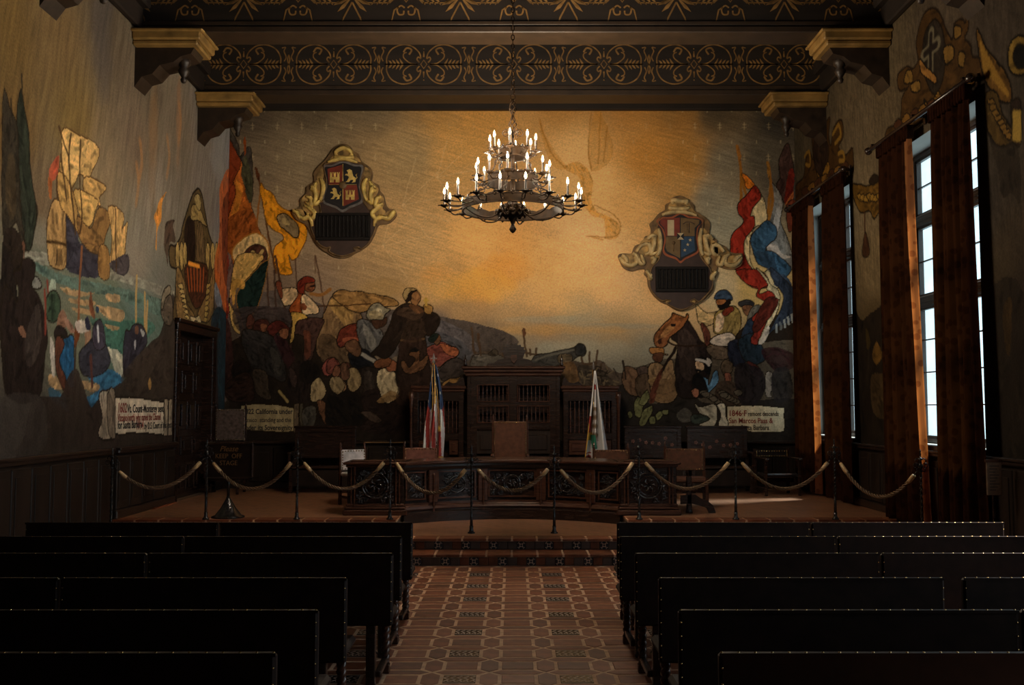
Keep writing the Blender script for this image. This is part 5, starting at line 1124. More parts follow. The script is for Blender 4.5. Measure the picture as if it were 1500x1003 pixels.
# ---------------------------------------------------------------- seats
def finial(x, y, z): return MB().lathe(x, y, z, [(.018, 0), (.024, .015), (.010, .03), (.020, .05), (.016, .065), (.004, .09)], 8)
def chair(name, label, x, y, rz, w, top, b0, lm, seat=.48, depth=.5, arms=False, feet='plain', group=None, studs=.045, frame=None, fin=True):
    """Seat faces local -Y (towards the camera) when rz is 0."""
    t = thing(name, label, 'chair', (x, y, ZD), rz, group); F = frame or M['wood_red']
    h = w / 2
    for s in (-1, 1):
        MB().box(s * h - .022, s * h + .022, depth / 2 - .022, depth / 2 + .022, 0, top, .006).build('leg', F, t)
        MB().box(s * h - .022, s * h + .022, -depth / 2 - .022, -depth / 2 + .022, 0, seat + (.22 if arms else 0), .006).build('leg', F, t)
        if fin: finial(s * h, depth / 2, top).build('finial', F, t)
        if arms:
            MB().box(s * h - .03, s * h + .03, -depth / 2 - .06, depth / 2, seat + .22, seat + .25, .01).lathe(s * h - .0, -depth / 2 - .06, seat + .225, [(.03, -.03), (.03, .03)], 10, 'x').build('armrest', F, t)
        if feet == 'scroll':
            MB().tube([(s * h, depth / 2 + .1, .035), (s * h, 0, .09), (s * h, -depth / 2 - .1, .05)], .03, 8).build('runner_foot', F, t)
        else: MB().box(s * h - .015, s * h + .015, -depth / 2, depth / 2, .10, .135, .005).build('stretcher', F, t)
    MB().box(-h, h, -.012, .012, .20, .27, .006).build('stretcher', F, t)
    MB().box(-h - .01, h + .01, -depth / 2 - .01, depth / 2 - .02, seat - .07, seat, .02).build('seat', lm, t)
    bk = MB().box(-h + .0, h - .0, depth / 2 - .03, depth / 2 + .018, b0, top - .02, .012).build('back_panel', lm, t)
    st = MB(); n = int(w / studs)
    for i in range(n + 1):
        u = -h + .02 + (w - .04) * i / n
        for z in (top - .04, b0 + .02): st.lathe(u, depth / 2 - .031, z, [(.011, 0), (.008, -.006), (.001, -.009)], 6, 'y')
    m = int((top - b0) / studs)
    for i in range(m):
        for s in (-1, 1): st.lathe(s * (h - .02), depth / 2 - .031, b0 + .04 + i * (top - b0 - .06) / m, [(.011, 0), (.008, -.006), (.001, -.009)], 6, 'y')
    o = st.build('brass_studs', M['brass'], t); o['kind'] = 'stuff'
    return t
chair('judge_chair', 'tall brown leather armchair with studded edges behind the middle of the desk', -.03, 15.1, 0, .52, 1.23, .55, M['leather'], arms=True, studs=.03)
chair('leather_chair', 'small dark-studded leather chair with window sheen painted in at the left end of the desk', -2.24, 14.62, math.radians(38), .40, .82, .50, M['leather_sheen'], depth=.42)
chair('leather_chair', 'reddish leather chair pushed behind the left part of the desk near the striped flag', -1.38, 14.95, .05, .50, .83, .50, M['leather_red'])
chair('leather_chair', 'brown leather chair behind the right part of the desk beside the white flag', 1.50, 14.95, -.05, .52, .80, .50, M['leather'])
chair('leather_armchair', 'plain brown leather armchair with scrolled runners beyond the right end of the desk', 2.52, 14.45, math.radians(-6), .56, .84, .50, M['leather'], seat=.42, arms=False, feet='scroll')
chair('tall_chair', 'tall chair with embossed grey leather back and studs in the far left corner', -4.765, 16.6, .04, .50, 1.42, .86, M['leather_grey'], arms=True, frame=M['wood'])
chair('low_armchair', 'low dark armchair with pale worn armrests near the far window curtain', 4.35, 16.35, .1, .56, .74, .60, M['wood_black'], seat=.36, arms=True, frame=M['wood'], fin=False)
# curved foot of the desk's side table beyond the right block
ft = thing('table_trestle', 'low carved trestle with a curved scroll foot beside the right end of the desk', 'trestle', (2.38, 13.5, ZD))
MB().box(-.02, .05, -.03, .03, 0, .5, .01).lathe(.015, 0, 0, [(.05, 0), (.045, .03), (.025, .06), (.03, .3), (.02, .34)], 8).build('post', M['wood'], ft)
MB().prism([(-.1, .12), (-.1, .24), (.1, .25), (.17, .20), (.26, .17), (.34, .10), (.37, 0), (.28, 0), (.25, .07), (.16, .10), (.04, .13)], -.03, .03).build('scroll_foot', M['wood'], ft)

# settles against the back wall
def settle(x0, x1, label, flowers, y=17.05):
    t = thing('settle', label, 'settle', ((x0 + x1) / 2, y, ZD), 0, None); w = (x1 - x0) / 2
    MB().box(-w, w, .0, .05, .56, 1.09, .01).box(-w - .02, w + .02, -.02, .07, 1.07, 1.11, .01).box(-w, -w + .07, -.023, .0, .56, 1.07, .006).box(w - .07, w, -.023, 0, .56, 1.07, .006).box(-w, w, -.02, 0, .56, .63, .006).box(-w, w, -.02, 0, 1.0, 1.07, .006).build('backboard', M['wood'], t)
    MB().box(-w, w, -.45, 0, .40, .45, .012).build('seat', M['wood'], t)
    for s in (-1, 1):
        MB().box(s * w - .03, s * w + .03, 0, .05, 0, .58, .006).build('leg', M['wood'], t); MB().box(s * (w - .03) - .03, s * (w - .03) + .03, -.45, -.39, 0, .40, .006).build('leg', M['wood'], t)
        MB().box(s * w - .03, s * w + .03, -.45, 0, .64, .68, .01).box(s * w - .02, s * w + .02, -.44, -.40, .44, .66, .006).build('armrest', M['wood'], t)
    MB().box(-w, w, -.43, -.40, .12, .38).build('apron', M['wainscot'], t)
    if flowers:
        b = MB(); r = random.Random(int(x0 * 10))
        for k in range(7):
            u = -w * .7 + k * w * .23; z = .82 + r.uniform(-.08, .08)
            for q in range(5): a = q * 2 * PI / 5; b.lathe(u + .02 * math.cos(a), -.003, z + .02 * math.sin(a), [(.014, 0), (.01, -.004)], 6, 'y')
        b.build('painted_flowers', M['leather_red'], t)
settle(-3.72, -2.68, 'dark high-backed settle against the back wall left of the desk', False)
settle(1.93, 2.90, 'dark high-backed settle with faint painted flowers directly right of the carved screen', True)
settle(3.0, 4.03, 'dark high-backed settle with faint painted flowers nearest the right corner', True)

# ---------------------------------------------------------------- flags
def flag(name, label, x, y, top, us):
    t = thing(name, label, 'flag', (x, y, ZD), 0, None)
    H = top - ZD
    MB().lathe(0, 0, 0, [(.15, 0), (.15, .02), (.06, .05), (.04, .10), (.018, .12)], 16).build('pole_base', M['brass'], t)
    MB().lathe(0, 0, .1, [(.014, 0), (.014, H - .26)], 8).build('pole', M['wood_red'] if us else M['brass'], t)
    if us: MB().lathe(0, 0, H - .17, [(.012, 0), (.03, .02), (.02, .05), (.008, .07), (.02, .10), (.003, .17)], 8).box(-.05, .05, -.004, .004, H - .09, H - .075).build('spearhead', M['silver'], t)
    else: MB().lathe(0, 0, H - .16, [(.014, 0), (.012, .08), (.002, .16)], 8).build('spearhead', M['silver'], t)
    n, m = 56, 70; vs = []; z1 = H - .18; z0 = .60 if us else .62
    def halfw(v): return (.02 + .135 * min(1, v * 1.5) ** .7) if us else (.012 + .185 * v ** 1.1)
    cxo = (lambda v: .015 + .02 * math.sin(v * 4)) if us else (lambda v: .02 + .02 * v)
    for j in range(m + 1):
        v = j / m; z = z1 + (z0 - z1) * v
        for i in range(n + 1):
            u = i / n; xx = cxo(v) + (2 * u - 1) * halfw(v)
            yy = -.03 - (.05 + .05 * v) * math.sin(u * PI * 5 + v * 1.2) * min(1, v * 4 + .15) - .03 * math.sin(u * 17 + v * 3) * v
            vs.append((xx, yy, z + (.05 * math.sin(u * 9) * (v > .9)) * (v - .9) * 6))
    b = MB(); b.add(vs, []); fs = []
    mats = [M['f_white'], M['f_red'], M['f_blue'], M['f_gold'], M['f_green'], M['f_brown']]; mi = []
    for j in range(m):
        for i in range(n):
            u, v = (i + .5) / n, (j + .5) / m; fs.append((j * (n + 1) + i, j * (n + 1) + i + 1, (j + 1) * (n + 1) + i + 1, (j + 1) * (n + 1) + i))
            if us:
                if v > .965 and u > .35: k = 3
                elif abs(u - .50 + .06 * v) < .03 and v < .42: k = 3
                elif v < .40 + .07 * math.sin(u * 9): k = 2
                else: k = 1 if int((u * 5.2 - v * 1.6 + 4) * 1.25) % 2 == 0 else 0
                if v > .03 and k == 2 and (int(v * 32) % 3 == 0) and (int(u * 16) % 4 == (int(v * 32) // 3 % 2) * 2) : k = 0
            else:
                k = 0
                if .16 < v < .21 and .3 < u < .52: k = 1
                if v > .42 and v < .80 and .25 < u < .62 and math.sin(i * 1.3) + math.sin(j * .9) > -.5: k = 5
                if .52 < v < .72 and u < .22: k = 1
                if .70 < v < .78 and u < .3: k = 3
                if .73 < v < .88 and .2 < u - (v - .73) * .8 < .42: k = 4
                if v > .90 and u < .28: k = 1 if int(v * 40) % 2 else 0
                if u < .03 and v > .6: k = 3
            mi.append(k)
    b.f = fs; b.m = mi; b.sm = [True] * len(fs)
    o = b.build('flag_cloth', mats, t); md = o.modifiers.new('thick', 'SOLIDIFY'); md.thickness = .004
    if us:
        c = MB(); c.tube([(.0, -.06, z1 + .03), (-.02, -.10, z1 - .2), (.0, -.11, z1 - .5), (-.01, -.11, z1 - .75)], .006, 5).lathe(.10, -.1, z1 - 1.05, [(.004, .1), (.02, .07), (.026, 0)], 8).tube([(.05, -.08, z1 - .3), (.085, -.1, z1 - .7), (.10, -.1, z1 - .95)], .004, 5); c.build('gold_cord', M['f_gold'], t)
flag('national_flag', 'furled red, white and blue starred and striped flag with gold fringe on a pole', -1.235, 15.6, 2.66, True)
flag('state_flag', 'furled white flag with red star, brown bear and green patch hanging on a pole', 1.285, 15.6, 2.56, False)

# ---------------------------------------------------------------- standing notice
sg = thing('standing_sign', 'dark wooden sign lettered in gold on a post with a cone base on the stage', 'sign', (-3.69, 12.98, ZD))
MB().lathe(0, 0, 0, [(.215, 0), (.215, .012), (.17, .03), (.10, .12), (.03, .24), (.022, .27)], 14).build('cone_base', M['iron'], sg)
MB().lathe(0, 0, .25, [(.02, 0), (.02, .34)], 8).build('post', M['iron'], sg)
MB().box(-.30, .30, -.02, .02, .50, .96, .008).build('board', M['leather_blk'], sg); MB().box(-.32, .32, -.03, .03, .94, .975, .008).box(-.32, .32, -.03, .03, .49, .52, .008).box(-.32, -.29, -.03, .03, .49, .97, .008).box(.29, .32, -.03, .03, .49, .97, .008).build('frame', M['wood'], sg)
text('lettering', 'Please', .10, M['sign_gold'], sg, (0, -.0225, .855), (PI / 2, 0, 0), align='CENTER', shear=.35, sx=.95)
text('lettering', 'KEEP  OFF', .085, M['sign_gold'], sg, (0, -.0225, .765), (PI / 2, 0, 0), align='CENTER', sx=.92); text('lettering', 'STAGE', .085, M['sign_gold'], sg, (0, -.0225, .675), (PI / 2, 0, 0), align='CENTER', sx=.92)
nt_ = thing('wall_notice', 'small brown notice card on a thin post by the right wall below the near window', 'notice', (4.86, 10.05, 0), math.radians(0))
MB().box(-.075, .075, -.012, .012, .92, 1.27, .006).build('card', M['card'], nt_); MB().box(-.012, .012, .012, .03, 0, 1.2, .004).box(-.09, .09, -.06, .08, 0, .02, .006).build('post', M['wood'], nt_)
b = MB()
for k in range(9): b.box(-.05, .05 - .02 * (k % 3), -.0135, -.012, 1.21 - k * .03, 1.218 - k * .03)
b.build('print_lines', M['ink'], nt_)
MB().box(-.085, .085, -.016, .016, 1.25, 1.28, .004).build('top_rail', M['wood_red'], nt_)
# ---------------------------------------------------------------- curtains
def curtain(label, y0t, y1t, y0b, y1b, top=5.29, x=HALF - .17, nf=7, seed=0, ret=0.0):
    t = thing('curtain', label, 'curtain', (x, (y0t + y1t) / 2, 0), 0, 'velvet window curtains', world=True)
    n, m = nf * 10, 34; vs = []; r = random.Random(seed); ph = r.uniform(0, 6)
    for j in range(m + 1):
        v = j / m; z = top + (ZD + .04 - top) * v if y0b > 12.7 else top + (.1 - top) * v
        e = v ** 1.3; a = y0t + (y0b - y0t) * e; c = y1t + (y1b - y1t) * e
        for i in range(n + 1):
            u = i / n; amp = (.045 + .02 * v) * (.5 + .5 * min(1, v * 8))
            w = math.sin(u * nf * 2 * PI + ph + .5 * math.sin(v * 3 + u * 5)) + .35 * math.sin(u * nf * 3.1 * PI + v * 2)
            rr = max(0, 1 - u / .09); vs.append((x + amp * w * (1 - .8 * rr) + ret * rr ** .8, a + (c - a) * (max(u, .05 if ret else 0) + .006 * math.sin(u * 40)), z))
    b = MB(); b.add(vs, [(j * (n + 1) + i, j * (n + 1) + i + 1, (j + 1) * (n + 1) + i + 1, (j + 1) * (n + 1) + i) for j in range(m) for i in range(n)], True)
    b.m = [1 if (ret and (q % n) < .16 * n) else 0 for q in range(n * m)]
    b.build('curtain_cloth', [M['curtain'], M['curtain_edge']], t); hd = MB()
    for k in range(nf * 2): yy = y0t + (y1t - y0t) * (k + .5) / (nf * 2); hd.box(x - .05, x + .05, yy - .03, yy + .02, top - .16, top + .01, .012)
    hd.build('pleated_heading', M['curtain'], t)
curtain('brown velvet curtain panel of the far window, on its corner side', 16.10, 17.15, 15.9, 17.15, seed=1, nf=6, ret=.03)
curtain('brown velvet curtain panel of the far window, on the side nearer the camera', 14.53, 15.52, 14.42, 15.60, seed=2, nf=6)
curtain('brown velvet curtain panel of the near window, glowing orange along one edge', 12.05, 13.12, 11.75, 13.15, seed=3, nf=7, ret=.03)
curtain('brown velvet curtain panel of the near window, the broad one closest to the camera', 10.50, 11.46, 10.34, 11.52, seed=4, nf=7)
for i, (a, c) in enumerate(WIN[:2]):
    t = thing('curtain_rod', 'dark wooden curtain rod over the %s window' % ('far' if i == 0 else 'near'), 'curtain rod', (HALF - .17, a, 5.33), 0, 'curtain rods', world=True)
    y1 = min(c + .2, DB - .1)
    MB().lathe(HALF - .17, a - .22, 5.34, [(.032, 0), (.032, y1 - a + .22)], 10, 'y').build('pole', M['wood'], t)
    for y, s in ((a - .22, -1), (y1, 1)):
        MB().lathe(HALF - .17, y, 5.34, [(.03, 0), (.05, s * .02), (.055, s * .05), (.03, s * .08), (.004, s * .1)], 10, 'y').build('finial', M['wood'], t)
    for y in (a - .1, (a + c) / 2, y1 - .1): MB().box(HALF - .19, HALF, y - .02, y + .02, 5.36, 5.40, .006).box(HALF - .03, HALF, y - .03, y + .03, 5.28, 5.44, .006).build('bracket', M['wood'], t)

# ---------------------------------------------------------------- heraldic plaques with spindle grilles
def plaque(label, ox, oy, k, outline, panel, grille, shield, edge_m, scroll_m, quarters, extra):
    cx, cz = on_back(ox + 560 / k, oy + 560 / k, DB)
    t = thing('heraldic_plaque', label, 'plaque', (cx, DB - .02, cz), 0, 'heraldic plaques on the back wall', world=True)
    def Q(pts, D=DB): 
        if isinstance(pts, str): pts = [float(q) for q in pts.split()]
        return [on_back(ox + pts[i] / k, oy + pts[i + 1] / k, D) for i in range(0, len(pts), 2)]
    o = catmull(Q(outline), 4, True)
    MB().prism(o, DB - .06, DB - .005).build('backboard', scroll_m[1], t)
    p = catmull(Q(panel), 4, True); MB().prism(p, DB - .085, DB - .06).build('panel', M['plaque'], t)
    b = MB(); b.tube([(a, DB - .085, z) for a, z in p], .022, 6, closed=True, flat=.7); b.build('moulded_rim', scroll_m[0], t)
    g0, g1 = Q(grille)
    x0, x1 = sorted((g0[0], g1[0])); z0, z1 = sorted((g0[1], g1[1]))
    gr = MB().box(x0, x1, DB - .09, DB - .08, z0, z1).box(x0 - .03, x1 + .03, DB - .13, DB - .08, z1 - .02, z1 + .03, .008).box(x0 - .03, x1 + .03, DB - .13, DB - .08, z0 - .06, z0, .008).box(x0 - .03, x0 + .015, DB - .13, DB - .08, z0, z1, .006).box(x1 - .015, x1 + .03, DB - .13, DB - .08, z0, z1, .006).build('grille_frame', M['grille'], t)
    for i in range(13): spindle(x0 + (i + .5) * (x1 - x0) / 13, DB - .11, z0, z1 - .01, .019).build('spindle', M['grille'], gr)
    s = catmull(Q(shield), 3, True); c = np.mean(s, 0)
    sh = MB().prism([tuple(c + (np.array(q) - c) * 1.10) for q in s], DB - .10, DB - .08).build('shield_border', edge_m, t)
    body = MB().prism(s, DB - .118, DB - .095).build('shield', M['black'], t)
    for q, m in quarters: MB().prism(Q(q), DB - .123, DB - .117).build('shield_quarter', m, body)
    extra(t, body, Q)
    return t, Q
def relief_scrolls(t, Q, lists, mats, w=.06):
    for a in lists:
        pts = catmull([(x, z) for x, z in Q(a)], 4); n = len(pts)
        b = MB(); b.tube([(x, DB - .075, z) for x, z in pts], [w * (.35 + .65 * math.sin(PI * min(1, (i + 2) / (n + 3)))) for i in range(n)], 8, flat=.6); b.build('scroll_ribbon', mats, t)
def castle(b, x, z, s):
    f = lambda *q: b.box(x + q[0] * s, x + q[1] * s, DB - .134, DB - .122, z + q[2] * s, z + q[3] * s)
    f(-.5, -.1, -.5, -.15); f(.1, .5, -.5, -.15); f(-.5, .5, -.2, .05)
    for dx in (-.38, 0, .38): f(dx - .11, dx + .11, 0, .45); f(dx - .13, dx - .05, .42, .58); f(dx + .05, dx + .13, .42, .58)
def lion(b, x, z, s):
    P = [(-.45, .1), (-.35, .22), (-.2, .18), (-.18, .35), (-.3, .5), (-.05, .62), (.15, .5), (.2, .25), (.28, 0), (.5, -.15), (.45, -.5), (.15, -.55), (.25, -.42), (.3, -.3), (.05, -.3), (-.1, -.5), (-.4, -.5), (-.25, -.4), (-.1, -.1), (-.15, .02), (-.3, .08)]
    b.prism([(x + a * s, z + c * s) for a, c in P], DB - .134, DB - .122); b.tube([(x + a * s, DB - .13, z + c * s) for a, c in [(.42, -.3), (.6, -.1), (.5, .1), (.62, .3)]], .008, 5)
def extra1(t, body, Q):
    b = MB(); (ax, az), = Q([487, 330]); castle(b, ax, az, .17); (ax, az), = Q([605, 465]); castle(b, ax, az, .16); b.build('castle_charge', M['gold'], body)
    b = MB(); (ax, az), = Q([605, 320]); lion(b, ax, az, .21); (ax, az), = Q([487, 455]); lion(b, ax, az, .18); b.build('lion_charge', M['gold'], body)
    (ax, az), = Q([550, 388]); MB().lathe(ax, DB - .12, az, [(.07, 0), (.07, -.02), (.05, -.03), (.005, -.035)], 14, 'y').build('centre_boss', M['tan'], body)
    b = MB(); b.tube([(x, DB - .124, z) for x, z in Q([549, 225, 549, 545])], .008, 5).tube([(x, DB - .124, z) for x, z in Q([440, 384, 655, 382])], .005, 5); b.build('gilt_fillet', M['gold'], body)
P1, Q1 = plaque('gilded plaque with castles and lions above a spindle grille, left on the back wall', 400, 200, 5.28,
    '555 62 600 80 625 115 665 140 690 195 760 250 775 300 770 350 820 380 830 420 860 460 875 520 900 560 945 570 958 615 920 660 880 680 820 690 790 760 750 830 690 880 640 905 590 935 540 945 480 935 430 905 380 875 330 820 290 740 262 690 210 660 180 640 150 590 165 570 215 545 215 490 262 440 262 400 290 378 322 350 322 280 370 220 395 200 440 140 470 100 510 75',
    '380 590 365 520 400 500 430 400 400 240 440 215 550 200 660 215 710 240 680 380 700 500 740 560 770 600 800 690 760 800 700 870 660 860 630 870 640 895 590 920 540 930 480 915 440 890 450 860 410 865 350 820 300 700 330 640',
    '352 612 745 785', '410 250 470 245 550 215 630 242 690 250 678 330 670 400 690 495 640 530 600 545 545 575 500 548 450 530 405 500 430 400 425 320', M['silver'], (M['gold_dk'], M['gold_dk']),
    [('430 262 545 230 545 380 440 385', M['red']), ('553 230 668 262 655 380 553 380', M['black']), ('440 390 545 388 545 550 425 495', M['black']), ('553 388 656 388 672 495 553 550', M['red'])], extra1)
def lobes(t, Q, ls):
    for a in ls: MB().prism(catmull(Q(a), 3, True), DB - .078, DB - .06).build('gilded_lobe', M['gold_mid'], t)
lobes(P1, Q1, ['300 400 345 345 385 375 385 470 350 520 305 500', '225 500 260 455 310 480 305 540 340 590 325 640 270 640 235 560', '165 590 210 565 260 590 265 645 215 650 180 625', '755 345 800 390 820 415 800 470 780 520 740 505 715 400',
    '790 475 850 465 865 520 850 560 875 590 840 645 800 640 775 590 820 540', '890 585 945 585 935 620 900 655 850 640', '440 195 475 150 520 105 590 105 640 150 685 205 610 190 500 190', '375 255 395 240 400 300 370 360 345 320', '735 250 760 300 745 350 705 300 700 250', '290 650 330 660 330 720 300 710', '770 650 810 650 795 720 765 715'])
relief_scrolls(P1, Q1, ['500 160 490 130 530 100 560 95 590 110 615 140 600 160', '480 165 520 172 580 175 630 165', '430 205 490 190 545 175 620 195 660 210', '370 330 395 380 390 450 370 500', '345 360 330 400 340 470 330 530 372 505', '300 400 330 395 320 420 300 410',
    '265 470 300 490 300 540 260 510', '250 540 290 560 330 600 310 640 270 600', '200 600 240 640 280 630 300 650 310 700', '160 580 190 590 220 640', '730 330 705 380 712 450 730 505', '750 350 770 400 760 470 770 520 735 505', '800 400 770 395 785 420 800 408',
    '840 470 805 490 800 550 850 520', '850 540 810 560 770 600 800 640 840 610', '945 590 900 640 850 630 800 650 785 700', '950 580 925 600 900 640'], M['gold'], .075)
def extra2(t, body, Q):
    (ax, az), = Q([585, 378]); s = .058
    for q, m in (([(0, 0), (-s, -s), (s, -s)], M['cream']), ([(0, 0), (-s, s), (s, s)], M['cream']), ([(0, 0), (-s, s), (-s, -s)], M['black']), ([(0, 0), (s, s), (s, -s)], M['black'])): MB().prism([(ax + u, az + v) for u, v in q], DB - .135, DB - .122).build('centre_inset', m, body)
    b = MB()
    for u, v in ((664, 408), (644, 445), (620, 490)):
        (ax, az), = Q([u, v]); b.prism([(ax + .032 * (1 if k % 2 == 0 else .42) * math.sin(k * PI / 5), az + .032 * (1 if k % 2 == 0 else .42) * math.cos(k * PI / 5)) for k in range(10)], DB - .132, DB - .122)
    b.build('star', M['cream'], body)
    b = MB(); b.tube([(x, DB - .125, z) for x, z in Q([605, 280, 630, 262, 670, 262, 700, 280])], .007, 5).tube([(x, DB - .125, z) for x, z in Q([655, 270, 655, 350])], .008, 5); b.tube([(x, DB - .125, z) for x, z in Q([640, 275, 640, 330])], .005, 5); b.build('emblem', M['plaque'], body)
    b = MB(); (ax, az), = Q([530, 430]); b.lathe(ax, DB - .122, az, [(.035, 0), (.025, -.008)], 8, 'y').tube([(x, DB - .125, z) for x, z in Q([530, 430, 530, 500])], .010, 5); b.build('emblem', M['gold_dk'], body)
    b = MB(); b.prism(Q('480 245 533 245 533 372 480 372'), DB - .128, DB - .122); b.build('pale_panel', M['cream'], body)
P2, Q2 = plaque('gilded plaque with red-edged starred shield above a spindle grille, right on the back wall', 890, 280, 5.571,
    '580 40 630 55 660 85 700 120 705 160 750 190 800 225 830 270 825 330 825 370 885 400 890 430 950 450 1000 500 1050 510 1090 510 1098 560 1080 610 1020 640 950 635 900 610 885 640 890 690 860 740 860 800 820 860 750 910 700 930 650 965 595 980 540 965 490 930 430 905 370 850 330 780 320 710 296 680 300 640 250 640 190 655 130 630 100 580 85 525 130 510 190 510 220 450 285 425 300 375 345 360 350 310 340 270 370 240 410 190 465 155 470 115 510 90 520 60',
    '400 580 420 540 440 420 400 300 440 215 580 190 720 215 770 270 740 420 750 530 790 590 830 640 850 730 840 800 790 860 740 905 700 885 670 905 700 925 650 955 595 970 540 955 480 920 510 900 480 890 430 895 370 840 340 770 350 640',
    '398 636 795 800', '440 235 520 232 585 200 650 228 730 235 758 268 720 310 712 400 722 490 660 530 620 548 587 575 550 545 480 520 455 480 470 400 450 320 410 270', M['red_o'], (M['gold_dk'], M['gold_dk']),
    [('425 240 580 225 580 375 470 375 452 310 420 275', M['red']), ('588 225 740 245 735 275 700 310 700 375 588 375', M['tan']), ('470 380 582 380 582 555 480 500 465 470', M['tan']), ('590 380 695 380 705 490 590 550', M['blue'])], extra2)
lobes(P2, Q2, ['375 335 430 295 415 400 430 500 400 555 355 520 350 400', '300 385 345 380 340 450 350 520 300 535 250 500 245 455', '105 550 150 525 200 515 255 585 200 625 135 615', '770 305 815 350 825 400 825 520 780 550 755 500 765 400', '835 405 885 435 895 530 860 520', '865 465 930 458 990 510 955 560 955 605 905 595',
    '985 535 1085 540 1075 590 1020 615 970 605', '475 150 522 85 580 65 640 85 688 150 715 200 620 180 540 180 440 212', '315 640 345 650 350 730 325 720', '835 640 865 650 860 720 840 730', '470 900 510 900 500 930 480 925', '675 900 710 895 700 925 680 925'])
relief_scrolls(P2, Q2, ['530 110 520 80 560 85 600 90 640 85 630 115', '490 140 540 150 610 152 660 140', '440 200 500 180 580 175 650 182 720 205', '410 310 425 400 420 480 400 530', '350 385 380 380 370 450 350 520 400 500', '320 400 350 370 385 375 365 400', '230 500 270 450 330 440 340 500 300 520',
    '200 510 230 530 260 590 290 590 270 520', '95 545 130 590 180 610 230 590 220 540', '110 530 145 550 150 590', '350 560 380 550 360 600', '310 650 340 690 345 720 330 700', '760 310 745 400 752 480 770 530', '820 385 790 380 800 450 825 520 775 500', '850 400 820 370 785 375 805 400',
    '940 500 900 450 850 450 850 510 900 530', '990 520 950 540 920 600 890 590 910 530', '1085 545 1050 590 1000 610 950 590 960 540', '1080 530 1040 550 1030 590', '830 560 800 550 820 600', '880 660 850 690 845 720 860 710'], M['gold_pale'], .075)

# ---------------------------------------------------------------- inscriptions on the painted scrolls
def bt(body, px, py, size, m, sx=.8, off=.0, par=wall_back):
    x, z = on_back(px, py, DB); text('lettering', body, size, m, par, (x, DB - .003, z), (PI / 2, 0, 0), extrude=.001, sx=sx, offset=off)
bt('1822 California under', 355.5, 606, .125, M['ink'], .80, .003); bt('Mexico  standing and the', 355.5, 618, .115, M['ink'], .74, .001); bt('under its Sovereignity', 355.5, 629.5, .125, M['ink'], .80, .003)
bt('1846·F', 1067, 609, .14, M['ink_red'], .85, .003); bt('remont descends', 1095.5, 609, .115, M['ink'], .68, .002); bt('San Marcos Pass &', 1067.5, 619.5, .13, M['ink_red'], .80, .002); bt('takes Santa Barbara', 1067.5, 629.5, .125, M['ink'], .72, .002)
def lt(body, px, py, size, m, sx=.8, off=0.0):
    y, z = on_side(px, py); text('lettering', body, size, m, wall_left, (-HALF + .003, y, z), (PI / 2, 0, PI / 2), extrude=.001, sx=sx, offset=off)
lt('1602', 172, 604, .18, M['ink_red'], .85, .004); lt('Vt. Count-Monterey sent', 186, 604, .155, M['ink'], .86, .003)
lt('Vizcaino(north) who named the Channel', 172, 617, .14, M['ink_red'], .68, .002)
lt('for Santa Barbara', 172, 628, .15, M['ink'], .80, .003); lt('1914', 199, 629, .17, M['ink_red'], .8, .004); lt('by D.S. Court of this text', 211, 628.5, .135, M['ink'], .78, .002)

# ---------------------------------------------------------------- chandelier
CX, CY = .01, 12.0
ch = thing('chandelier', 'large three-tiered wrought iron chandelier with lit candle lamps hanging on a chain', 'chandelier', (CX, CY, 3.93))
Z = lambda z: z - 3.93
def ringband(r, z0, z1, t=.008, n=72, teeth=True):
    b = MB(); vs = []; fs = []
    for i in range(n):
        a = 2 * PI * i / n; top = z1 + (.02 * abs(math.sin(i * PI / 4)) if teeth else 0)
        for rr, z in ((r - t, z0), (r + t, z0), (r + t, top), (r - t, top)): vs.append((rr * math.cos(a), rr * math.sin(a), z))
    for i in range(n):
        j = (i + 1) % n
        for k in range(4): fs.append((4 * i + k, 4 * j + k, 4 * j + (k + 1) % 4, 4 * i + (k + 1) % 4))
    b.add(vs, fs)
    for z in (z0, z1 - .005): b.tube([((r + t) * math.cos(2 * PI * i / 48), (r + t) * math.sin(2 * PI * i / 48), z) for i in range(48)], .007, 5, closed=True)
    return b
tiers = [(.84, .61, 4.27, 18, 10, .16), (.455, .30, 4.60, 12, -8, .15), (.285, .16, 4.935, 8, -7, .14)]
def candle_parts():
    c = MB().lathe(0, 0, 0, [(.012, 0), (.013, .01), (.013, .13), (.010, .135)], 8); 
    p = MB()
    k = 12; p.lathe(0, 0, -.012, [(.012, -.02), (.03, -.005), (.055, .004), (.05, .010), (.018, .012), (.018, .03), (.012, .032)], 12)
    for q in range(6): a = q * PI / 3; p.prism([(.045 * math.cos(a - .25), .045 * math.sin(a - .25)), (.078 * math.cos(a), .078 * math.sin(a)), (.045 * math.cos(a + .25), .045 * math.sin(a + .25))], -.010, .002, 'xy')
    f = MB().lathe(0, 0, .135, [(.006, 0), (.013, .012), (.0155, .028), (.012, .048), (.006, .066), (.001, .080)], 8)
    return c, p, f
c, p, f = candle_parts()
cm, pm, fm = (q.build(nm, m) for q, nm, m in ((c, 'candle_tube', M['candle']), (p, 'drip_plate', M['ciron']), (f, 'lit_bulb', M['bulb'])))
protos = [cm.data, pm.data, fm.data]
for o in (cm, pm, fm): bpy.data.objects.remove(o)
def ch_add(me, name, loc, par=ch, rz=0, sc=1.0):
    o = bpy.data.objects.new(name, me); COL.objects.link(o); o.parent = par; o.location = loc; o.rotation_euler = (0, 0, rz); o.scale = (sc,) * 3; return o
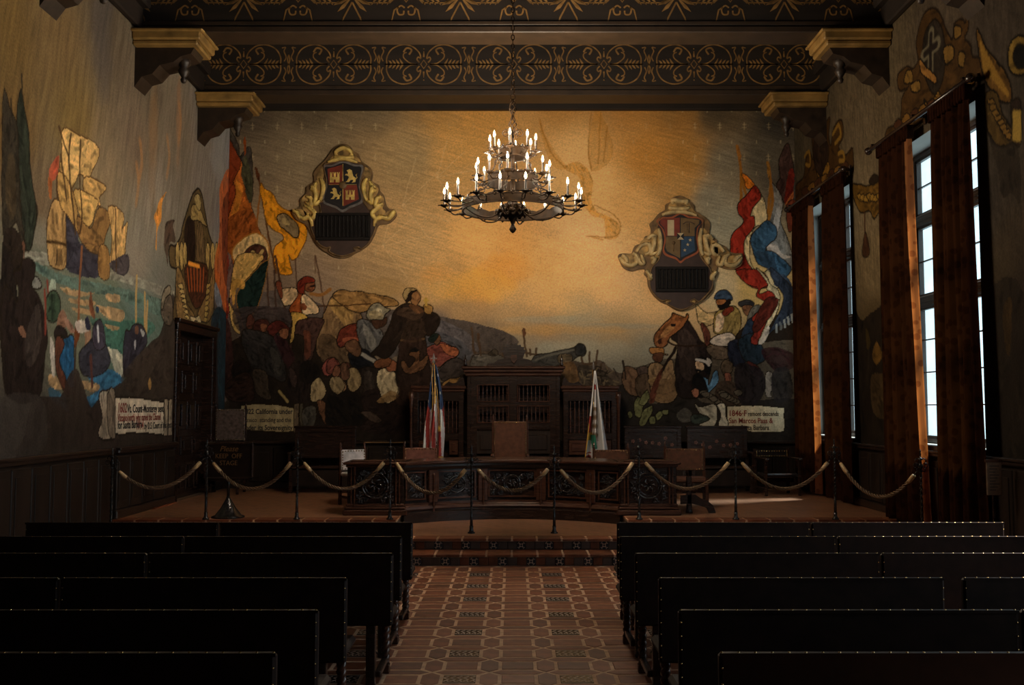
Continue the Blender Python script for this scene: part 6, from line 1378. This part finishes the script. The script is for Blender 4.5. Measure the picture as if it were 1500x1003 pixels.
for ti, (R, r0, z, n, ph, hh) in enumerate(tiers):
    ringband(r0, Z(z) - .07, Z(z) + .035).build('iron_ring', M['ciron'], ch)
    q_ = MB()
    for i in range(n if ti == 0 else n // 2):                       # quatrefoils standing on the ring
        a = 2 * PI * (i + .5) / (n if ti == 0 else n // 2)
        for dx, dz in ((-.018, 0), (.018, 0), (0, .018), (0, -.018)):
            q_.at((r0 + .01) * math.cos(a), (r0 + .01) * math.sin(a), Z(z) + .045, rz=a + PI / 2); q_.lathe(dx, -.004, dz, [(.014, 0), (.014, .01)], 8, 'y')
    q_.at(); q_.build('quatrefoil_cresting', M['ciron'], ch)
    for i in range(n):
        a = math.radians(ph + 360 / n * i) - PI / 2; cx, cy = math.cos(a), math.sin(a)
        arm = MB(); 
        arm.tube([(cx * rr, cy * rr, zz) for rr, zz in catmull([(r0, Z(z) - .02), (r0 + (R - r0) * .35, Z(z) - .055), (r0 + (R - r0) * .75, Z(z) - .055), (R, Z(z) - .01)], 4)], .0085, 5)
        if ti == 0: arm.tube([(cx * rr, cy * rr, Z(z) + .005) for rr in (r0, R * .97)], .006, 4)
        ao = arm.build('arm', M['ciron'], ch)
        for me, nm in zip(protos, ('candle_tube', 'drip_plate', 'lit_bulb')): ch_add(me, nm, (cx * R, cy * R, Z(z) + .01), ao if True else ch)
# stem, leaf crown, scrolled braces, finial, chain
MB().lathe(0, 0, 0, [(.004, 0), (.03, .02), (.045, .05), (.03, .08), (.02, .11), (.035, .15), (.05, .17), (.06, .20), (.03, .22), (.028, .34), (.05, .37), (.03, .40), (.026, .70), (.045, .73), (.026, .76), (.022, 1.05), (.035, 1.08), (.018, 1.12), (.014, 1.25)], 14).build('stem', M['ciron'], ch)
b = MB()
for k in range(12):
    a = k * PI / 6; cx, cy = math.cos(a), math.sin(a)
    for j, (rr, zz) in enumerate(((.20, .33), (.15, .40), (.16, .28))):
        pts = [(cx * r_, cy * r_, z_) for r_, z_ in catmull([(.03, .20), (rr * .6, .22 + .02 * j), (rr, zz * .85), (rr * 1.08, zz * .72)], 3)]
        b.tube(pts, [.012 + .028 * math.sin(PI * q / (len(pts) - 1)) for q in range(len(pts))], 6, flat=.25)
b.build('leaf_crown', M['ciron'], ch)
for ti, (ra, za, rb, zb) in enumerate(((.61, 4.24, .05, 4.15), (.61, 4.28, .30, 4.56), (.30, 4.63, .16, 4.90))):
    for k in range(6):
        a = k * PI / 3 + .3; cx, cy = math.cos(a), math.sin(a); b = MB()
        if ti == 0: pr = [(ra, za - .02), (.46, za - .11), (.26, za - .12), (.10, za + .02), (.03, za + .12)]
        else: pr = [(ra, za), (ra - .06, za + .10), (rb + .06, zb - .10), (rb, zb)]
        b.tube([(cx * r_, cy * r_, Z(z_)) for r_, z_ in catmull(pr, 4)], .009, 5)
        if ti == 1: b.tube([(cx * (.40 + u), cy * (.40 + u), Z(4.44) + v) for u, v in spiral(0, 0, .07, .015, -1.2, 1.5, 20)], .007, 5)
        if ti == 2: b.tube([(cx * (.20 + u), cy * (.20 + u), Z(4.80) + v) for u, v in spiral(0, 0, .04, .01, -1.2, 1.4, 14)], .006, 5)
        b.build('scroll_brace', M['ciron'], ch)
for k in range(6):
    a = k * PI / 3; b = MB(); cx, cy = math.cos(a), math.sin(a)
    b.tube([(cx * u, cy * u, Z(5.17) + v) for u, v in spiral(.085, 0, .055, .012, PI, -1.5, 16)], .005, 5); b.tube([(cx * .015, cy * .015, Z(4.98)), (cx * .05, cy * .05, Z(5.06)), (cx * .16, cy * .16, Z(4.94))], .005, 5); b.build('top_scroll', M['ciron'], ch)
b = MB()                                                        # wrought cage stem above the tiers
for k in range(4):
    b.tube([(.035 * math.sin(PI * (j / 24) * 2) ** 2 * math.cos(k * PI / 2 + j * .30) + .012 * math.cos(k * PI / 2 + j * .3), .035 * math.sin(PI * (j / 24) * 2) ** 2 * math.sin(k * PI / 2 + j * .30) + .012 * math.sin(k * PI / 2 + j * .3), Z(5.18) + .42 * j / 24) for j in range(25)], .007, 5)
b.tube([(.03 * math.cos(a), 0, Z(5.62) + .04 * math.sin(a)) for a in np.linspace(0, 2 * PI, 14)[:-1]], .007, 5, closed=True)
b.tube([(.0 + .02 * math.cos(a), 0, Z(5.72) + .06 * math.sin(a)) for a in np.linspace(-PI / 2, PI, 10)], .008, 5); b.build('twisted_cage', M['ciron'], ch)
lk = MB().tube([(.020 * math.cos(a), 0, .036 * math.sin(a)) for a in np.linspace(0, 2 * PI, 13)[:-1]], .006, 5, closed=True).build('chain_link', M['ciron'], ch); lk.location = (0, 0, Z(5.80))
z = 5.80 + .058
k = 1
while z < 8.2: ch_add(lk.data, 'chain_link', (0, 0, Z(z)), ch, PI / 2 * (k % 2)); z += .058; k += 1
for ti, (R, r0, z, n, ph, hh) in enumerate(tiers):                # the lamps' own light
    m = (9, 6, 4)[ti]
    for i in range(m):
        a = math.radians(ph + 360 / n * (i * n / m)) - PI / 2
        l = bpy.data.lights.new('lamp_light', 'POINT'); l.energy = BULB_W * n / m; l.color = (1, .82, .60); l.shadow_soft_size = .025
        o = bpy.data.objects.new('lamp_light', l); COL.objects.link(o); o.parent = ch; o.location = (R * math.cos(a), R * math.sin(a), Z(z) + .25)
